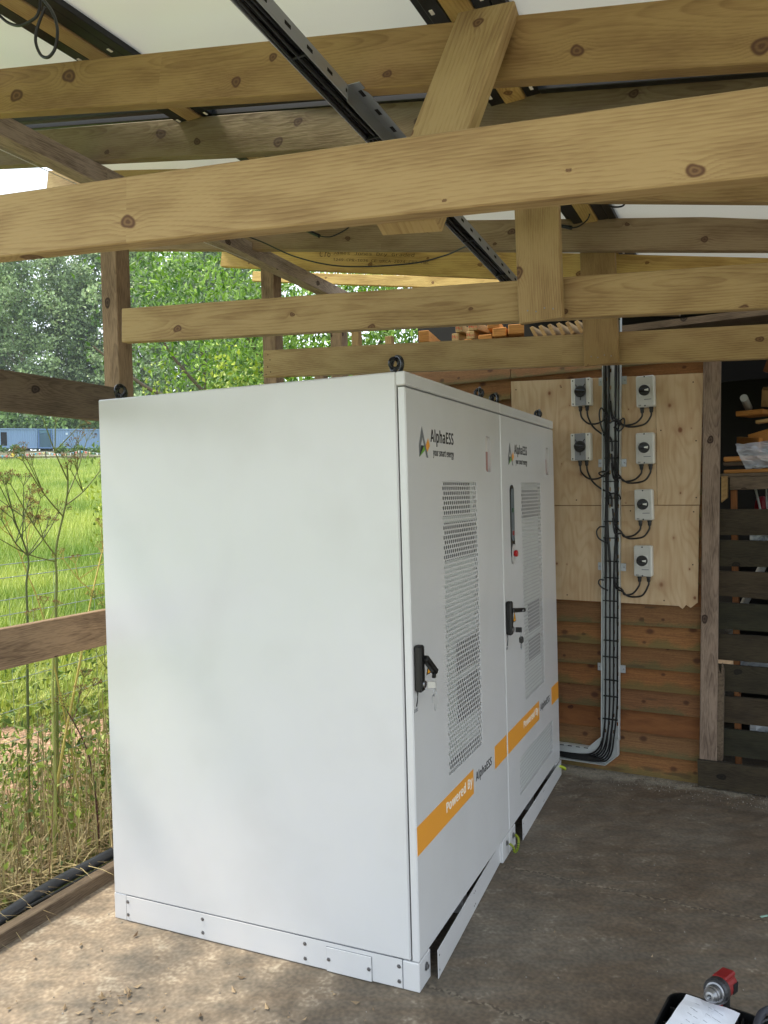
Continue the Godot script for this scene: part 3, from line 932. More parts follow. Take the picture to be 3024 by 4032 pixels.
# ------------------------------------------------------------------ the room behind the wall
func make_back_room():
	var B = shed_basis()
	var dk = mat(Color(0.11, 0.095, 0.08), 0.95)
	var st = mb()
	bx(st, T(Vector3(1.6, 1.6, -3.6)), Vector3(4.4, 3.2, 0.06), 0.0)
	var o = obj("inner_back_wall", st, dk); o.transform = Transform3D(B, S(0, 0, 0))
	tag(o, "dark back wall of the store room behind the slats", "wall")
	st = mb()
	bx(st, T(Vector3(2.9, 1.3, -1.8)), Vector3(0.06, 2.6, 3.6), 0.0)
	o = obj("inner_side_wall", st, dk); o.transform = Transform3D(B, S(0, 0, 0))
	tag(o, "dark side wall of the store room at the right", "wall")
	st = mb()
	bx(st, T(Vector3(2.4, 1.3, -0.06)), Vector3(1.0, 2.6, 0.06), 0.0)
	o = obj("inner_front_wall", st, M.clad2); o.transform = Transform3D(B, S(0, 0, 0))
	tag(o, "brown boarded wall right of the slatted panel, outside the picture", "wall")
	st = mb()
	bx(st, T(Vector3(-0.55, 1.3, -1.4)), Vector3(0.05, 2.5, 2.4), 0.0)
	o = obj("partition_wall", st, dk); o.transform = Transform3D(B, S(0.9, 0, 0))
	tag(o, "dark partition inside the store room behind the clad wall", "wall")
	# its own roof, lower on the right
	st = mb()
	var p = func(s, q, t): return S(s, 3.20 - 0.19 * s + t, q)
	for t in [0.0, 0.05]:
		quad(st, p.call(-1.1, -0.95, t), p.call(3.0, -0.95, t), p.call(3.0, -3.8, t), p.call(-1.1, -3.8, t), Vector3(0, 1 if t > 0 else -1, 0))
	quad(st, p.call(-1.1, -0.95, 0), p.call(3.0, -0.95, 0), p.call(3.0, -0.95, 0.05), p.call(-1.1, -0.95, 0.05), B.z)
	tag(obj("store_roof", st, dk), "dark low roof of the store room beyond the yellow board", "roof")
	st = mb()
	box2(st, Vector3(0.35, 2.62, -0.62), Vector3(2.9, 2.66, -0.02)); o = obj("ceiling_boards", st, M.darkwood); o.transform = Transform3D(B, S(0, 0, 0))
	tag(o, "dark boards over the store room at the right, behind the lowest beams", "boards")
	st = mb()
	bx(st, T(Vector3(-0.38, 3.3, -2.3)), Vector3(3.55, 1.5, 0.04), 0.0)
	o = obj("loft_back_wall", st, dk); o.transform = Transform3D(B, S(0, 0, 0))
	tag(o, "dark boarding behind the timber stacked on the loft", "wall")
	board("purlin", "dark rough timber under the bright yellow board", "beam", "", S(-2.3, 3.40, -0.75), S(0.6, 2.95, -0.75), 0.13, 0.06, M.darkwood, 0.1, 0.4)
	# loft platform carrying the timber stack
	st = mb()
	box2(st, Vector3(-1.1, 2.602, -2.2), Vector3(0.34, 2.645, -0.03), 0.002)
	o = obj("loft_platform", st, M.darkwood); o.transform = Transform3D(B, S(0, 0, 0))
	tag(o, "loft platform of boards on top of the clad wall carrying spare timber", "platform")
	var g = "spare timbers stacked on the loft"
	var tl = [[-0.97, 2.735, 0.072, 0.075, 0.25, 0, "leftmost orange timber on the loft, its square end toward the camera"],
		[-0.735, 2.70, 0.05, 0.05, 0.0, 1, "red-printed timber end, lower left of the printed group of four"], [-0.705, 2.755, 0.05, 0.05, 0.1, 1, "red-printed timber end, upper left of the printed group of four"], [-0.625, 2.70, 0.055, 0.05, 0.0, 1, "red-printed timber end, lower right of the printed group of four"], [-0.605, 2.753, 0.07, 0.048, -0.05, 1, "red-printed timber end, upper right of the printed group of four"],
		[-0.52, 2.66, 0.09, 0.06, 0.15, 0, "orange timber end just right of the printed ends, low in the stack"], [-0.42, 2.695, 0.09, 0.055, 0.2, 0, "orange timber end in the middle of the stack"], [-0.46, 2.75, 0.08, 0.05, 0.25, 0, "orange timber on top of the middle orange end"], [-0.305, 2.70, 0.10, 0.06, 0.35, 0, "rightmost orange timber end, beside the row of leaning boards"],
		[-0.645, 2.65, 0.06, 0.05, 0.0, 0, "plain timber end beneath the printed group"]]
	for t in tl:
		st = mb()
		bx(st, Transform3D(), Vector3(t[2], t[3], 1.7), 0.003, t[0], 0.1)
		var ti = obj("spare_timber", st, M.orange if t[5] == 0 else M.pine3)
		ti.transform = Transform3D(B * Basis(Vector3.UP, t[4]), S(t[0], t[1] + 0.036, -0.07) + B * Basis(Vector3.UP, t[4]) * Vector3(0, 0, -0.85))
		tag(ti, t[6], "timber", g)
		if t[5] == 1:
			text("end_print", ti, "H", Transform3D(Basis(), Vector3(-t[2] * 0.42, -0.008, 0.8502)), t[2] * 0.36, t[3] * 0.45, mat(Color(0.72, 0.12, 0.12), 0.7))
			text("end_print", ti, "E 6", Transform3D(Basis(), Vector3(t[2] * 0.05, -0.012, 0.8502)), t[2] * 0.36, t[3] * 0.30, mat(Color(0.72, 0.12, 0.12), 0.7))
	for i in 8:
		st = mb()
		bx(st, Transform3D(), Vector3(0.022, 0.085, 1.6), 0.002, i * 0.2, 0.1)
		var ti = obj("leaning_board", st, M.pine2)
		ti.transform = Transform3D(B * Basis(Vector3(0, 0, 1), 0.45), S(-0.19 + i * 0.058, 2.70, -0.08) + B * Vector3(0, 0, -0.8))
		tag(ti, ["thin board leaning on the loft next to the rightmost orange timber", "second leaning board from the orange timbers on the loft", "third leaning board from the orange timbers on the loft", "fourth leaning board on the loft, left of the row's middle", "fifth leaning board on the loft, right of the row's middle", "third last leaning board on the loft toward the hanger board", "second last leaning board on the loft toward the hanger board", "last leaning board on the loft, closest to the hanger board"][i], "board", "thin boards leaning in a row on the loft")
	# things glimpsed through the gaps between the slats
	var wp = mat(Color(0.82, 0.82, 0.80), 0.5)
	for d in [[S(1.12, 1.27, -0.15), S(1.0, 1.02, -0.3), 0.022, "white pipe seen through the third and fourth gaps between the slats"], [S(1.035, 1.70, -0.5), S(1.075, 1.52, -0.45), 0.007, "slim white pole leaning left of the others under the shelf rail"], [S(1.10, 1.70, -0.5), S(1.103, 1.52, -0.5), 0.006, "upright white pole under the shelf rail"], [S(1.115, 1.70, -0.5), S(1.16, 1.50, -0.45), 0.008, "slim white pole leaning right of the upright one under the shelf rail"]]:
		st = mb()
		tube(st, [d[0] + (d[0] - d[1]) * 0.3, d[0], d[1], d[1] * 2.0 - d[0]], d[2], d[2], 10)
		tag(obj("pole", st, wp), d[3], "pole")
	st = mb()
	lathe(st, [Vector2(0, 0), Vector2(0.04, 0.0), Vector2(0.047, 0.03), Vector2(0.04, 0.075), Vector2(0.018, 0.1), Vector2(0, 0.105)], Transform3D(B, S(1.075, 1.52, -0.55)), 16)
	tag(obj("red_container", st, mat(Color(0.6, 0.05, 0.08), 0.4)), "red round container behind the white poles under the shelf", "container")
	for d in [[1.06, 0.665, 0.35, 0.16, "folded clear plastic sheeting seen through the low gap between the slats"], [1.15, 0.33, 0.42, 0.2, "bright crinkled plastic sheeting in the lowest wide gap of the slats"], [1.1, 1.40, 0.2, 0.1, "printed pale packaging in the gap under the topmost slat"]]:
		st = mb()
		var nn = noise(int(d[1] * 100), 12.0, 2)
		for i in 12:
			for j in 6:
				var q = []
				for e in [[0, 0], [1, 0], [1, 1], [0, 1]]:
					var u = (i + e[0]) / 12.0
					var v = (j + e[1]) / 6.0
					q.append(S(d[0] + d[2] * (u - 0.3), d[1] + d[3] * (v - 0.5), -0.12 + 0.06 * nn.get_noise_2d(u * 2.0, v)))
				quad(st, q[0], q[1], q[2], q[3], B.z)
		var pm = mat(Color(0.72, 0.74, 0.76), 0.2)
		pm.cull_mode = BaseMaterial3D.CULL_DISABLED
		tag(obj("plastic_sheeting", st, pm), d[4], "plastic")
	st = mb()
	box2(st, Vector3(0.9, 0.0, -1.3), Vector3(1.9, 1.2, -0.75), 0.01)
	o = obj("storage_box", st, mat(Color(0.10, 0.10, 0.10), 0.8)); o.transform = Transform3D(B, S(0, 0, 0))
	tag(o, "dark storage box behind the slatted panel", "box")

# ------------------------------------------------------------------ cabinets
const DOOR = Basis(Vector3(0, 0, -1), Vector3(0, 1, 0), Vector3(1, 0, 0))     # x along the doors (away), y up, z out of them

func D(a, y, x = 0.0):                # a metres along the doors from the near corner
	return Vector3(x, y, -a)

func stadium(w, h, n = 6, r = -1.0):
	if r < 0.0: r = min(w, h) / 2
	var p = []
	for c in [[w / 2 - r, h / 2 - r, 0.0], [-w / 2 + r, h / 2 - r, 90.0], [-w / 2 + r, -h / 2 + r, 180.0], [w / 2 - r, -h / 2 + r, 270.0]]:
		for k in n + 1:
			var a = deg_to_rad(c[2] + 90.0 * k / n)
			p.append(Vector2(c[0] + r * cos(a), c[1] + r * sin(a)))
	return p

func perforated(st, a0, a1, y0, y1):
	var rows = int(round((y1 - y0) / 0.0185))
	var ph = (y1 - y0) / rows
	var cols = int(round((a1 - a0) / 0.0234))
	var pw = (a1 - a0) / (cols + 0.5)
	for r in rows:
		var yb = y0 + r * ph
		var off = 0.0 if r % 2 == 0 else pw * 0.5
		for e in [[a0, a0 + off], [a0 + off + cols * pw, a1]]:
			if e[1] - e[0] > 0.0005: quad(st, D(e[0], yb), D(e[1], yb), D(e[1], yb + ph), D(e[0], yb + ph), Vector3.RIGHT)
		for c in cols:
			var x0 = a0 + off + c * pw
			var cx = x0 + pw / 2
			var cy = yb + ph / 2
			var hw = pw * 0.30
			var hh = ph * 0.43
			var o = [D(x0, yb), D(cx, yb), D(x0 + pw, yb), D(x0 + pw, cy), D(x0 + pw, yb + ph), D(cx, yb + ph), D(x0, yb + ph), D(x0, cy)]
			var h = [D(cx - hw, cy - hh * 0.6), D(cx, cy - hh), D(cx + hw, cy - hh * 0.6), D(cx + hw, cy), D(cx + hw, cy + hh * 0.6), D(cx, cy + hh), D(cx - hw, cy + hh * 0.6), D(cx - hw, cy)]
			for k in 8:
				quad(st, o[k], o[(k + 1) % 8], h[(k + 1) % 8], h[k], Vector3.RIGHT)

func bolt_at(called, parent, p, basis, r = 0.006):
	var st = mb()
	lathe(st, [Vector2(r * 1.7, 0), Vector2(r * 1.7, r * 0.25), Vector2(r, r * 0.3), Vector2(r, r * 0.9), Vector2(0, r)], Transform3D(basis, p), 6)
	return obj(called, st, M.bolt, parent)

func warning(parent, p, w, h, label):
	var o = Node3D.new()
	put(o, "warning_sticker", parent)
	o.transform = Transform3D(DOOR, p)
	var st = mb()
	prism(st, [Vector2(-w / 2, 0), Vector2(w / 2, 0), Vector2(0, h)], Transform3D(), 0.0006)
	obj("border", st, M.ink, o)
	st = mb()
	prism(st, [Vector2(-w * 0.36, h * 0.07), Vector2(w * 0.36, h * 0.07), Vector2(0, h * 0.84)], Transform3D(Basis(), Vector3(0, 0, 0.0004)), 0.0006)
	obj("yellow_field", st, mat(Color(0.95, 0.66, 0.12), 0.45), o)
	st = mb()
	prism(st, [Vector2(0.02 * w, h * 0.58), Vector2(-w * 0.10, h * 0.30), Vector2(0.0, h * 0.32), Vector2(-w * 0.03, h * 0.12), Vector2(w * 0.11, h * 0.38), Vector2(w * 0.01, h * 0.36)], Transform3D(Basis(), Vector3(0, 0, 0.0008)), 0.0006)
	obj("bolt_symbol", st, M.ink, o)

func emblem(parent, at):
	# local x along the door, y up, millimetres
	var g = Node3D.new()
	put(g, "emblem", parent)
	g.transform = Transform3D(DOOR.scaled(Vector3.ONE), at)
	var q = func(name, pts, m, z):
		var st = mb()
		var pp = []
		for p in pts: pp.append(Vector2(p[0], p[1]) * 0.001)
		prism(st, pp, Transform3D(Basis(), Vector3(0, 0, z)), 0.0005)
		obj(name, st, m, g)
	q.call("grey_left", [[30, 107], [0, 43], [1, 1], [19, 41], [32, 72]], M.greyink, 0.0004)
	q.call("grey_right", [[30, 107], [32, 72], [72, -1], [86, -1]], M.greyink, 0.0004)
	q.call("dark_part", [[19, 41], [46, 41], [2, 0]], M.darkink, 0.0003)
	q.call("green_part", [[46, 41], [58, 26], [2, 0]], M.greenink, 0.00035)
	q.call("orange_part", [[89, 68], [105, 42], [78, 20], [62, 40]], M.orangeprint, 0.0003)

func make_cabinet(z0, L, far):
	var lab = "far white steel energy cabinet, beside the switch wall, with the narrow black strip window" if far else "near white steel energy cabinet, largest thing here, its blank side toward the camera"
	var c = thing("cabinet", lab, "cabinet", T(Vector3(0, 0, z0)))
	var st = mb()
	bx(st, T(Vector3(-0.6838, 1.1015, -L / 2)), Vector3(1.3035, 1.997, L), 0.005)
	obj("body", st, M.white, c)
	st = mb()
	bx(st, T(Vector3(-0.016, 2.0765, -L / 2)), Vector3(0.034, 0.047, L), 0.004)
	obj("top_lip", st, M.white, c)
	# plinth
	st = mb()
	bx(st, T(Vector3(-0.718, 0.0515, -L / 2)), Vector3(1.235, 0.103, L - 0.002), 0.002)
	obj("plinth", st, M.white, c)
	st = mb()
	quad(st, D(0.106, 0.004, -0.0985), D(L - 0.11, 0.004, -0.0985), D(L - 0.11, 0.1, -0.0985), D(0.106, 0.1, -0.0985), Vector3.RIGHT)
	obj("plinth_opening", st, M.dark, c)
	for e in [[0.0, 0.105], [L * 0.5 - 0.03, L * 0.5 + 0.03], [L - 0.108, L]]:
		st = mb()
		box2(st, D(e[0], 0.0, -0.1), D(e[1], 0.0995, -0.001 if e[1] - e[0] > 0.07 else -0.03), 0.003)
		obj("plinth_block", st, M.white, c)
	bolt_at("earth_bolt", c, D(0.062, 0.06, 0.0), Basis(Vector3(0, 0, 1), -PI / 2), 0.009)
	bolt_at("earth_bolt", c, D(L - 0.045, 0.07, 0.0), Basis(Vector3(0, 0, 1), -PI / 2), 0.008)
	# door
	var d = Node3D.new()
	put(d, "door", c)
	var y0 = 0.1045
	var y1 = 2.0475
	var a0 = 0.003
	var a1 = L - 0.004
	st = mb()
	var vents = [[0.338, 0.625, 0.757, 1.735]] if not far else [[0.352, 0.633, 0.772, 1.736], [0.212, 0.195, 0.942, 0.378]]
	var win = [0.897, 1.779, 0.978, 1.934] if not far else [0.914, 1.781, 0.996, 1.935]
	holed(st, Transform3D(DOOR, Vector3()), a0 + 0.004, y0 + 0.004, a1 - 0.004, y1 - 0.004, vents + [win], 0.018)
	var f = [[a0, y0], [a1, y0], [a1, y1], [a0, y1]]
	var m = 0.004
	var fi = [[a0 + m, y0 + m], [a1 - m, y0 + m], [a1 - m, y1 - m], [a0 + m, y1 - m]]
	var outs = [Vector3.DOWN, Vector3(0, 0, -1), Vector3.UP, Vector3(0, 0, 1)]
	for k in 4:
		var n = (k + 1) % 4
		quad(st, D(f[k][0], f[k][1], -m), D(f[n][0], f[n][1], -m), D(fi[n][0], fi[n][1]), D(fi[k][0], fi[k][1]), Vector3.RIGHT + outs[k])
		quad(st, D(f[k][0], f[k][1], -0.026), D(f[n][0], f[n][1], -0.026), D(f[n][0], f[n][1], -m), D(f[k][0], f[k][1], -m), outs[k])
	obj("panel", st, M.white, d)
	for v in vents:
		st = mb()
		perforated(st, v[0], v[2], v[1], v[3])
		var vo = obj("perforated_vent", st, M.white, d)
		vo.position.x = -0.001
		vo.set_meta("kind", "stuff")
		st = mb()
		quad(st, D(v[0], v[1], -0.017), D(v[2], v[1], -0.017), D(v[2], v[3], -0.017), D(v[0], v[3], -0.017), Vector3.RIGHT)
		obj("vent_filter", st, M.whitein, d)
	var blk = [[0.345, 1.60, 0.70, 1.73], [0.345, 1.43, 0.75, 1.575], [0.50, 0.98, 0.75, 1.10], [0.50, 0.78, 0.75, 0.945], [0.40, 0.632, 0.75, 0.665]] if not far else [[0.36, 1.55, 0.76, 1.70], [0.50, 0.95, 0.74, 1.10], [0.50, 0.80, 0.74, 0.91]]
	for b in blk:
		st = mb()
		box2(st, D(b[0], b[1], -0.0165), D(b[2], b[3], -0.012), 0.0)
		obj("fan_opening", st, mat(Color(0.42, 0.42, 0.42), 0.8), d)
	st = mb()
	var wh = (win[1] + win[3]) / 2
	box2(st, D(win[0], win[1], -0.0175), D(win[2], win[1] + 0.09, -0.015), 0.0)
	obj("window_lower_part", st, mat(Color(0.62, 0.45, 0.42), 0.2), d)
	st = mb()
	box2(st, D(win[0], win[1] + 0.09, -0.0175), D(win[2], win[3], -0.0155), 0.0)
	obj("window_upper_part", st, mat(Color(0.80, 0.77, 0.75), 0.2), d)
	st = mb()
	for k in 4:
		var cc = [[win[0], win[1], 1, 1], [win[2], win[1], -1, 1], [win[2], win[3], -1, -1], [win[0], win[3], 1, -1]][k]
		var r = 0.02
		var arc = [Vector2(cc[0], cc[1])]
		for t in 7:
			var an = PI / 12 * t
			arc.append(Vector2(cc[0] + cc[2] * r * (1.0 - sin(an)), cc[1] + cc[3] * r * (1.0 - cos(an))))
		prism(st, arc, Transform3D(DOOR, Vector3(-0.006, 0, 0)), 0.0058)
	obj("window_corners", st, M.white, d)
	# prints
	var o = 0.114 if not far else 0.124
	emblem(d, D(o, 1.8175, 0.0003))
	text("lettering", d, "AlphaESS", Transform3D(DOOR, D(o + 0.115, 1.860, 0.0002)), 0.248, 0.062, M.ink)
	text("lettering", d, "your smart energy", Transform3D(DOOR, D(o + 0.138, 1.817, 0.0002)), 0.226, 0.032, M.ink)
	for e in [[0.0075, 0.623], [0.927, L - 0.0085]] if not far else [[0.0075, 0.629], [0.930, L - 0.0085]]:
		st = mb()
		box2(st, D(e[0], 0.463, 0.0), D(e[1], 0.563, 0.0006), 0.0)
		obj("orange_stripe", st, M.orangeprint, d)
	text("lettering", d, "Powered By", Transform3D(DOOR, D(0.297, 0.491, 0.0007)), 0.312, 0.052, M.whiteprint)
	text("lettering", d, "AlphaESS", Transform3D(DOOR, D(0.655, 0.488, 0.0002)), 0.225, 0.050, M.ink)
	# handle
	var hd = Node3D.new()
	put(hd, "handle", d)
	st = mb()
	bx(st, T(Vector3(0.014, 1.098, -0.034)), Vector3(0.028, 0.158, 0.036), 0.006)
	obj("base", st, M.black, hd)
	st = mb()
	if far:
		var fa = Vector3(0.032, 1.135, -0.036)
		var fb = Vector3(0.052, 1.123, -0.146)
		bx(st, Transform3D(along(fa, fb), (fa + fb) / 2), Vector3((fb - fa).length() + 0.02, 0.02, 0.018), 0.004)
	else:
		var la = Vector3(0.032, 1.135, -0.04)
		var lb = Vector3(0.042, 1.072, -0.11)
		bx(st, Transform3D(along(la, lb), (la + lb) / 2), Vector3((lb - la).length(), 0.022, 0.024), 0.004)
	obj("lever", st, M.black, hd)
	st = mb()
	if far: bx(st, T(Vector3(0.058, 1.124, -0.118)), Vector3(0.003, 0.008, 0.022), 0.001)
	else: bx(st, T(Vector3(0.042, 1.062, -0.096)), Vector3(0.012, 0.016, 0.012), 0.002)
	obj("lever_plate" if far else "lever_catch", st, M.steel if far else M.black, hd)
	st = mb()
	lathe(st, [Vector2(0.012, 0), Vector2(0.012, 0.006), Vector2(0, 0.006)], Transform3D(Basis(Vector3(0, 0, 1), -PI / 2), Vector3(0.028, 1.045, -0.036)), 14)
	obj("lock", st, M.bolt, hd)
	if far: warning(d, D(0.172, 1.06, 0.0003), 0.056, 0.052, "")
	else: warning(d, D(0.163, 1.053, 0.0003), 0.066, 0.057, "")
	text("lettering", d, "CLOSE", Transform3D(DOOR, D(0.010, 0.950, 0.0002)), 0.034, 0.012, M.greyink)
	st = mb()
	var pts = []
	for k in 9: pts.append(D(0.030 + 0.016 * sin(k * 0.17), 0.968 + 0.005 * k, 0.0004))
	tube(st, pts, 0.0032, 0.0012, 5)
	prism(st, [Vector2(0.040, 1.018), Vector2(0.052, 1.008), Vector2(0.040, 1.002)], Transform3D(DOOR, Vector3(0.0002, 0, 0)), 0.0005)
	obj("arrow_print", st, M.ink, d)
	if not far:
		# side skirt
		st = mb()
		box2(st, Vector3(-1.2700, 0.004, 0.0), Vector3(-0.0635, 0.1025, 0.0022), 0.0008)
		obj("side_skirt", st, M.white, c)
		st = mb()
		box2(st, Vector3(-1.273, 0.1025, -0.002), Vector3(-0.0605, 0.1042, 0.0004), 0.0)
		box2(st, Vector3(-0.0635, 0.002, -0.002), Vector3(-0.0605, 0.1025, 0.0004), 0.0)
		box2(st, Vector3(-1.273, 0.002, -0.002), Vector3(-1.27, 0.1025, 0.0004), 0.0)
		obj("skirt_joint", st, M.greyink, c)
		for p in [[-1.262, 0.079], [-1.262, 0.027], [-0.895, 0.080], [-0.895, 0.028], [-0.444, 0.079], [-0.444, 0.025], [-0.075, 0.078], [-0.075, 0.026]]:
			bolt_at("bolt", c, Vector3(p[0], p[1], 0.0022), Basis(Vector3.RIGHT, PI / 2), 0.0045)
		st = mb()
		box2(st, Vector3(-0.354, 0.003, 0.0022), Vector3(-0.178, 0.0885, 0.0075), 0.001)
		obj("cover_plate", st, M.white, c)
		st = mb()
		box2(st, Vector3(-0.3555, 0.002, 0.0022), Vector3(-0.1765, 0.0898, 0.0028), 0.0)  # grey rim painted round the cover plate as its shadow gap
		obj("cover_shadow_rim", st, M.greyink, c)
		for p in [[-0.345, 0.046], [-0.187, 0.046]]:
			bolt_at("bolt", c, Vector3(p[0], p[1], 0.0075), Basis(Vector3.RIGHT, PI / 2), 0.0045)
	else:
		st = mb()
		prism(st, stadium(0.066, 0.355), Transform3D(DOOR, D(0.168, 1.545, 0.0)), 0.004)
		var sw = obj("strip_window", st, M.gloss, d)
		st = mb()
		prism(st, stadium(0.050, 0.255), Transform3D(DOOR, D(0.168, 1.578, 0.0041)), 0.0015)
		obj("glass", st, mat(Color(0.42, 0.45, 0.47), 0.12), sw)
		st = mb()
		lathe(st, [Vector2(0.012, 0), Vector2(0.011, 0.004), Vector2(0, 0.004)], Transform3D(Basis(Vector3(0, 0, 1), -PI / 2), D(0.166, 1.60, 0.0056)), 12)
		obj("green_light", st, mat(Color(0.10, 0.30, 0.20), 0.3), sw)
		st = mb()
		lathe(st, [Vector2(0.012, 0), Vector2(0.011, 0.004), Vector2(0, 0.004)], Transform3D(Basis(Vector3(0, 0, 1), -PI / 2), D(0.166, 1.49, 0.0056)), 12)
		obj("red_light", st, mat(Color(0.50, 0.10, 0.12), 0.3), sw)
		st = mb()
		prism(st, stadium(0.062, 0.095), Transform3D(DOOR, D(0.170, 1.388, 0.0042)), 0.004)
		obj("button_plate", st, mat(Color(0.75, 0.74, 0.74), 0.3), d)
		st = mb()
		lathe(st, [Vector2(0.012, 0), Vector2(0.016, 0.005), Vector2(0.016, 0.014), Vector2(0.013, 0.017), Vector2(0, 0.017)], Transform3D(Basis(Vector3(0, 0, 1), -PI / 2), D(0.166, 1.392, 0.008)), 18)
		obj("stop_button", st, mat(Color(0.66, 0.02, 0.05), 0.3), d)
		st = mb()
		tube(st, smooth([D(0.07, 1.085, 0.006), D(0.083, 1.078, 0.01), D(0.083, 1.07, 0.01), D(0.07, 1.065, 0.006)], 4), 0.003, 0.003, 6)
		obj("padlock_eye", st, M.black, hd)
	# lifting eyes with shackles on the roof corners
	for p in ([[-1.275, 0.07, 0.2], [-0.065, 0.07, 0.9], [-0.065, L - 0.1, 0.3], [-1.275, L - 0.1, 0.5]] if not far else [[-0.065, 0.13, 0.6], [-0.065, L - 0.09, 0.4], [-1.275, 0.1, 0.5], [-1.275, L - 0.09, 0.3]]):
		var sh = Node3D.new()
		put(sh, "lifting_eye", c)
		sh.transform = Transform3D(Basis(Vector3.UP, p[2]).scaled(Vector3.ONE * 0.85), Vector3(p[0], 2.1, -p[1]))
		st = mb()
		lathe(st, [Vector2(0.020, 0), Vector2(0.020, 0.008), Vector2(0.012, 0.016), Vector2(0.012, 0.03)], Transform3D(), 14)
		var ring = []
		for k in 16: ring.append(Vector3(0.021 * cos(TAU * k / 16), 0.046 + 0.021 * sin(TAU * k / 16), 0))
		tube(st, ring, 0.0085, 0.0085, 8, true)
		obj("eye_bolt", st, M.gloss, sh)
		st = mb()
		ring = []
		for k in 20: ring.append(Vector3(0.004, 0.040 + 0.034 * sin(TAU * k / 20) - 0.003, 0.012 + 0.046 * cos(TAU * k / 20)))
		tube(st, ring, 0.0085, 0.0085, 8, true)
		obj("ring", st, M.gloss, sh)

func make_keys(called, label, p, black):
	var t = thing(called, label, "keys", T(p))
	var km = M.black if black else mat(Color(0.72, 0.73, 0.75), 0.3, 0.8)
	var st = mb()
	bx(st, T(Vector3(0.022, 0.0, 0.0)), Vector3(0.03, 0.024, 0.004), 0.001)
	obj("key_in_lock", st, km, t)
	var ring = []
	for k in 14: ring.append(Vector3(0.033, -0.024 + 0.015 * sin(TAU * k / 14), 0.011 * cos(TAU * k / 14)))
	st = mb()
	tube(st, ring, 0.0011, 0.0011, 5, true)
	obj("key_ring", st, M.steel, t)
	st = mb()
	prism(st, [Vector2(-0.004, -0.085), Vector2(0.004, -0.085), Vector2(0.004, -0.062), Vector2(0.012, -0.058), Vector2(0.013, -0.038), Vector2(0.006, -0.030), Vector2(-0.006, -0.030), Vector2(-0.013, -0.038), Vector2(-0.012, -0.058), Vector2(-0.004, -0.062)], Transform3D(Basis(Vector3.UP, 0.9), Vector3(0.033, 0, 0)), 0.0025)
	obj("hanging_key", st, km, t)
	if black:
		st = mb()
		box2(st, Vector3(0.030, -0.092, -0.003), Vector3(0.037, -0.063, 0.003), 0.001)
		obj("key_blade", st, M.steel, t)

func make_cabinets():
	make_cabinet(0.0, 1.131, false)
	make_cabinet(-1.137, 1.12, true)
	make_keys("key_bunch", "silver keys hanging from the lock of the near cabinet's handle", Vector3(0.034, 1.045, -0.036), false)
	make_keys("key_bunch", "black-headed keys hanging from the lock of the far cabinet's handle", Vector3(0.034, 1.045, -1.173), true)
	# loose front skirt plates standing on the floor
	for e in [[Vector3(0.028, 0, -0.101), Vector3(-0.018, 0, -1.085), "loose white skirt plate at the foot of the near cabinet, near end sprung out"], [Vector3(0.020, 0, -1.295), Vector3(0.006, 0, -2.255), "loose white skirt plate standing against the foot of the far cabinet"]]:
		var st = mb()
		var L = (e[1] - e[0]).length()
		var bs = along(e[0], e[1])
		prism(st, [Vector2(-L / 2, 0.0), Vector2(L / 2, 0.004), Vector2(L / 2, 0.092), Vector2(-L / 2, 0.1)], Transform3D(Basis(Vector3.RIGHT, 0.0), Vector3(0, 0, -0.001)), 0.002)
		var o = obj("skirt_plate", st, M.white)
		o.transform = Transform3D(bs, (e[0] + e[1]) / 2)
		tag(o, e[2], "skirt plate")
		for k in [-0.485, -0.02, 0.0, 0.48]:
			for yy in [0.024, 0.076]:
				st = mb()
				lathe(st, [Vector2(0.0035, 0), Vector2(0.0035, 0.0005), Vector2(0, 0.0005)], Transform3D(Basis(Vector3.RIGHT, PI / 2 if bs.z.x > 0 else -PI / 2), Vector3(k * L, yy, 0.0012 if bs.z.x > 0 else -0.0012)), 8)
				obj("screw_hole", st, M.dark, o)
	# earth strap between the cabinets
	var st = mb()
	tube(st, smooth([Vector3(0.012, 0.068, -1.087), Vector3(0.028, 0.055, -1.09), Vector3(0.032, 0.028, -1.10), Vector3(0.034, 0.022, -1.13), Vector3(0.032, 0.03, -1.165), Vector3(0.028, 0.055, -1.185), Vector3(0.012, 0.066, -1.195)], 6), 0.006, 0.006, 8)
	var o = obj("earth_strap", st, mat(Color(0.50, 0.54, 0.12), 0.5))
	tag(o, "yellow and green earth strap looped between the feet of the two cabinets", "earth strap")
	for k in 9:
		var ps = smooth([Vector3(0.028, 0.055, -1.09), Vector3(0.032, 0.028, -1.10), Vector3(0.034, 0.022, -1.13), Vector3(0.032, 0.03, -1.165), Vector3(0.028, 0.055, -1.185)], 5)
		st = mb()
		tube(st, [ps[k * 2], ps[k * 2].lerp(ps[k * 2 + 1], 0.45)], 0.0066, 0.0066, 8)
		obj("green_band", st, mat(Color(0.16, 0.34, 0.10), 0.5), o)
	st = mb()
	tube(st, smooth([Vector3(0.0, 0.07, -2.205), Vector3(0.025, 0.06, -2.22), Vector3(0.03, 0.04, -2.25), Vector3(-0.01, 0.03, -2.30)], 5), 0.008, 0.008, 8)
	tag(obj("earth_strap", st, mat(Color(0.66, 0.72, 0.2), 0.5)), "short yellow-green earth strap at the far foot of the far cabinet", "earth strap")

# ------------------------------------------------------------------ switches, trays and cables on the wall
var Q0 = 0.055                        # face of the plywood

func wall_xf(s, y, q): return Transform3D(shed_basis(), S(s, y, q))

func glands(t, xs):
	for x in xs:
		var st = mb()
		lathe(st, [Vector2(0, 0), Vector2(0.0125, 0), Vector2(0.0125, -0.010), Vector2(0.0105, -0.011), Vector2(0.0105, -0.024), Vector2(0.008, -0.032), Vector2(0, -0.032)], T(Vector3(x, 0, 0.03)), 10)
		obj("gland", st, M.black, t)

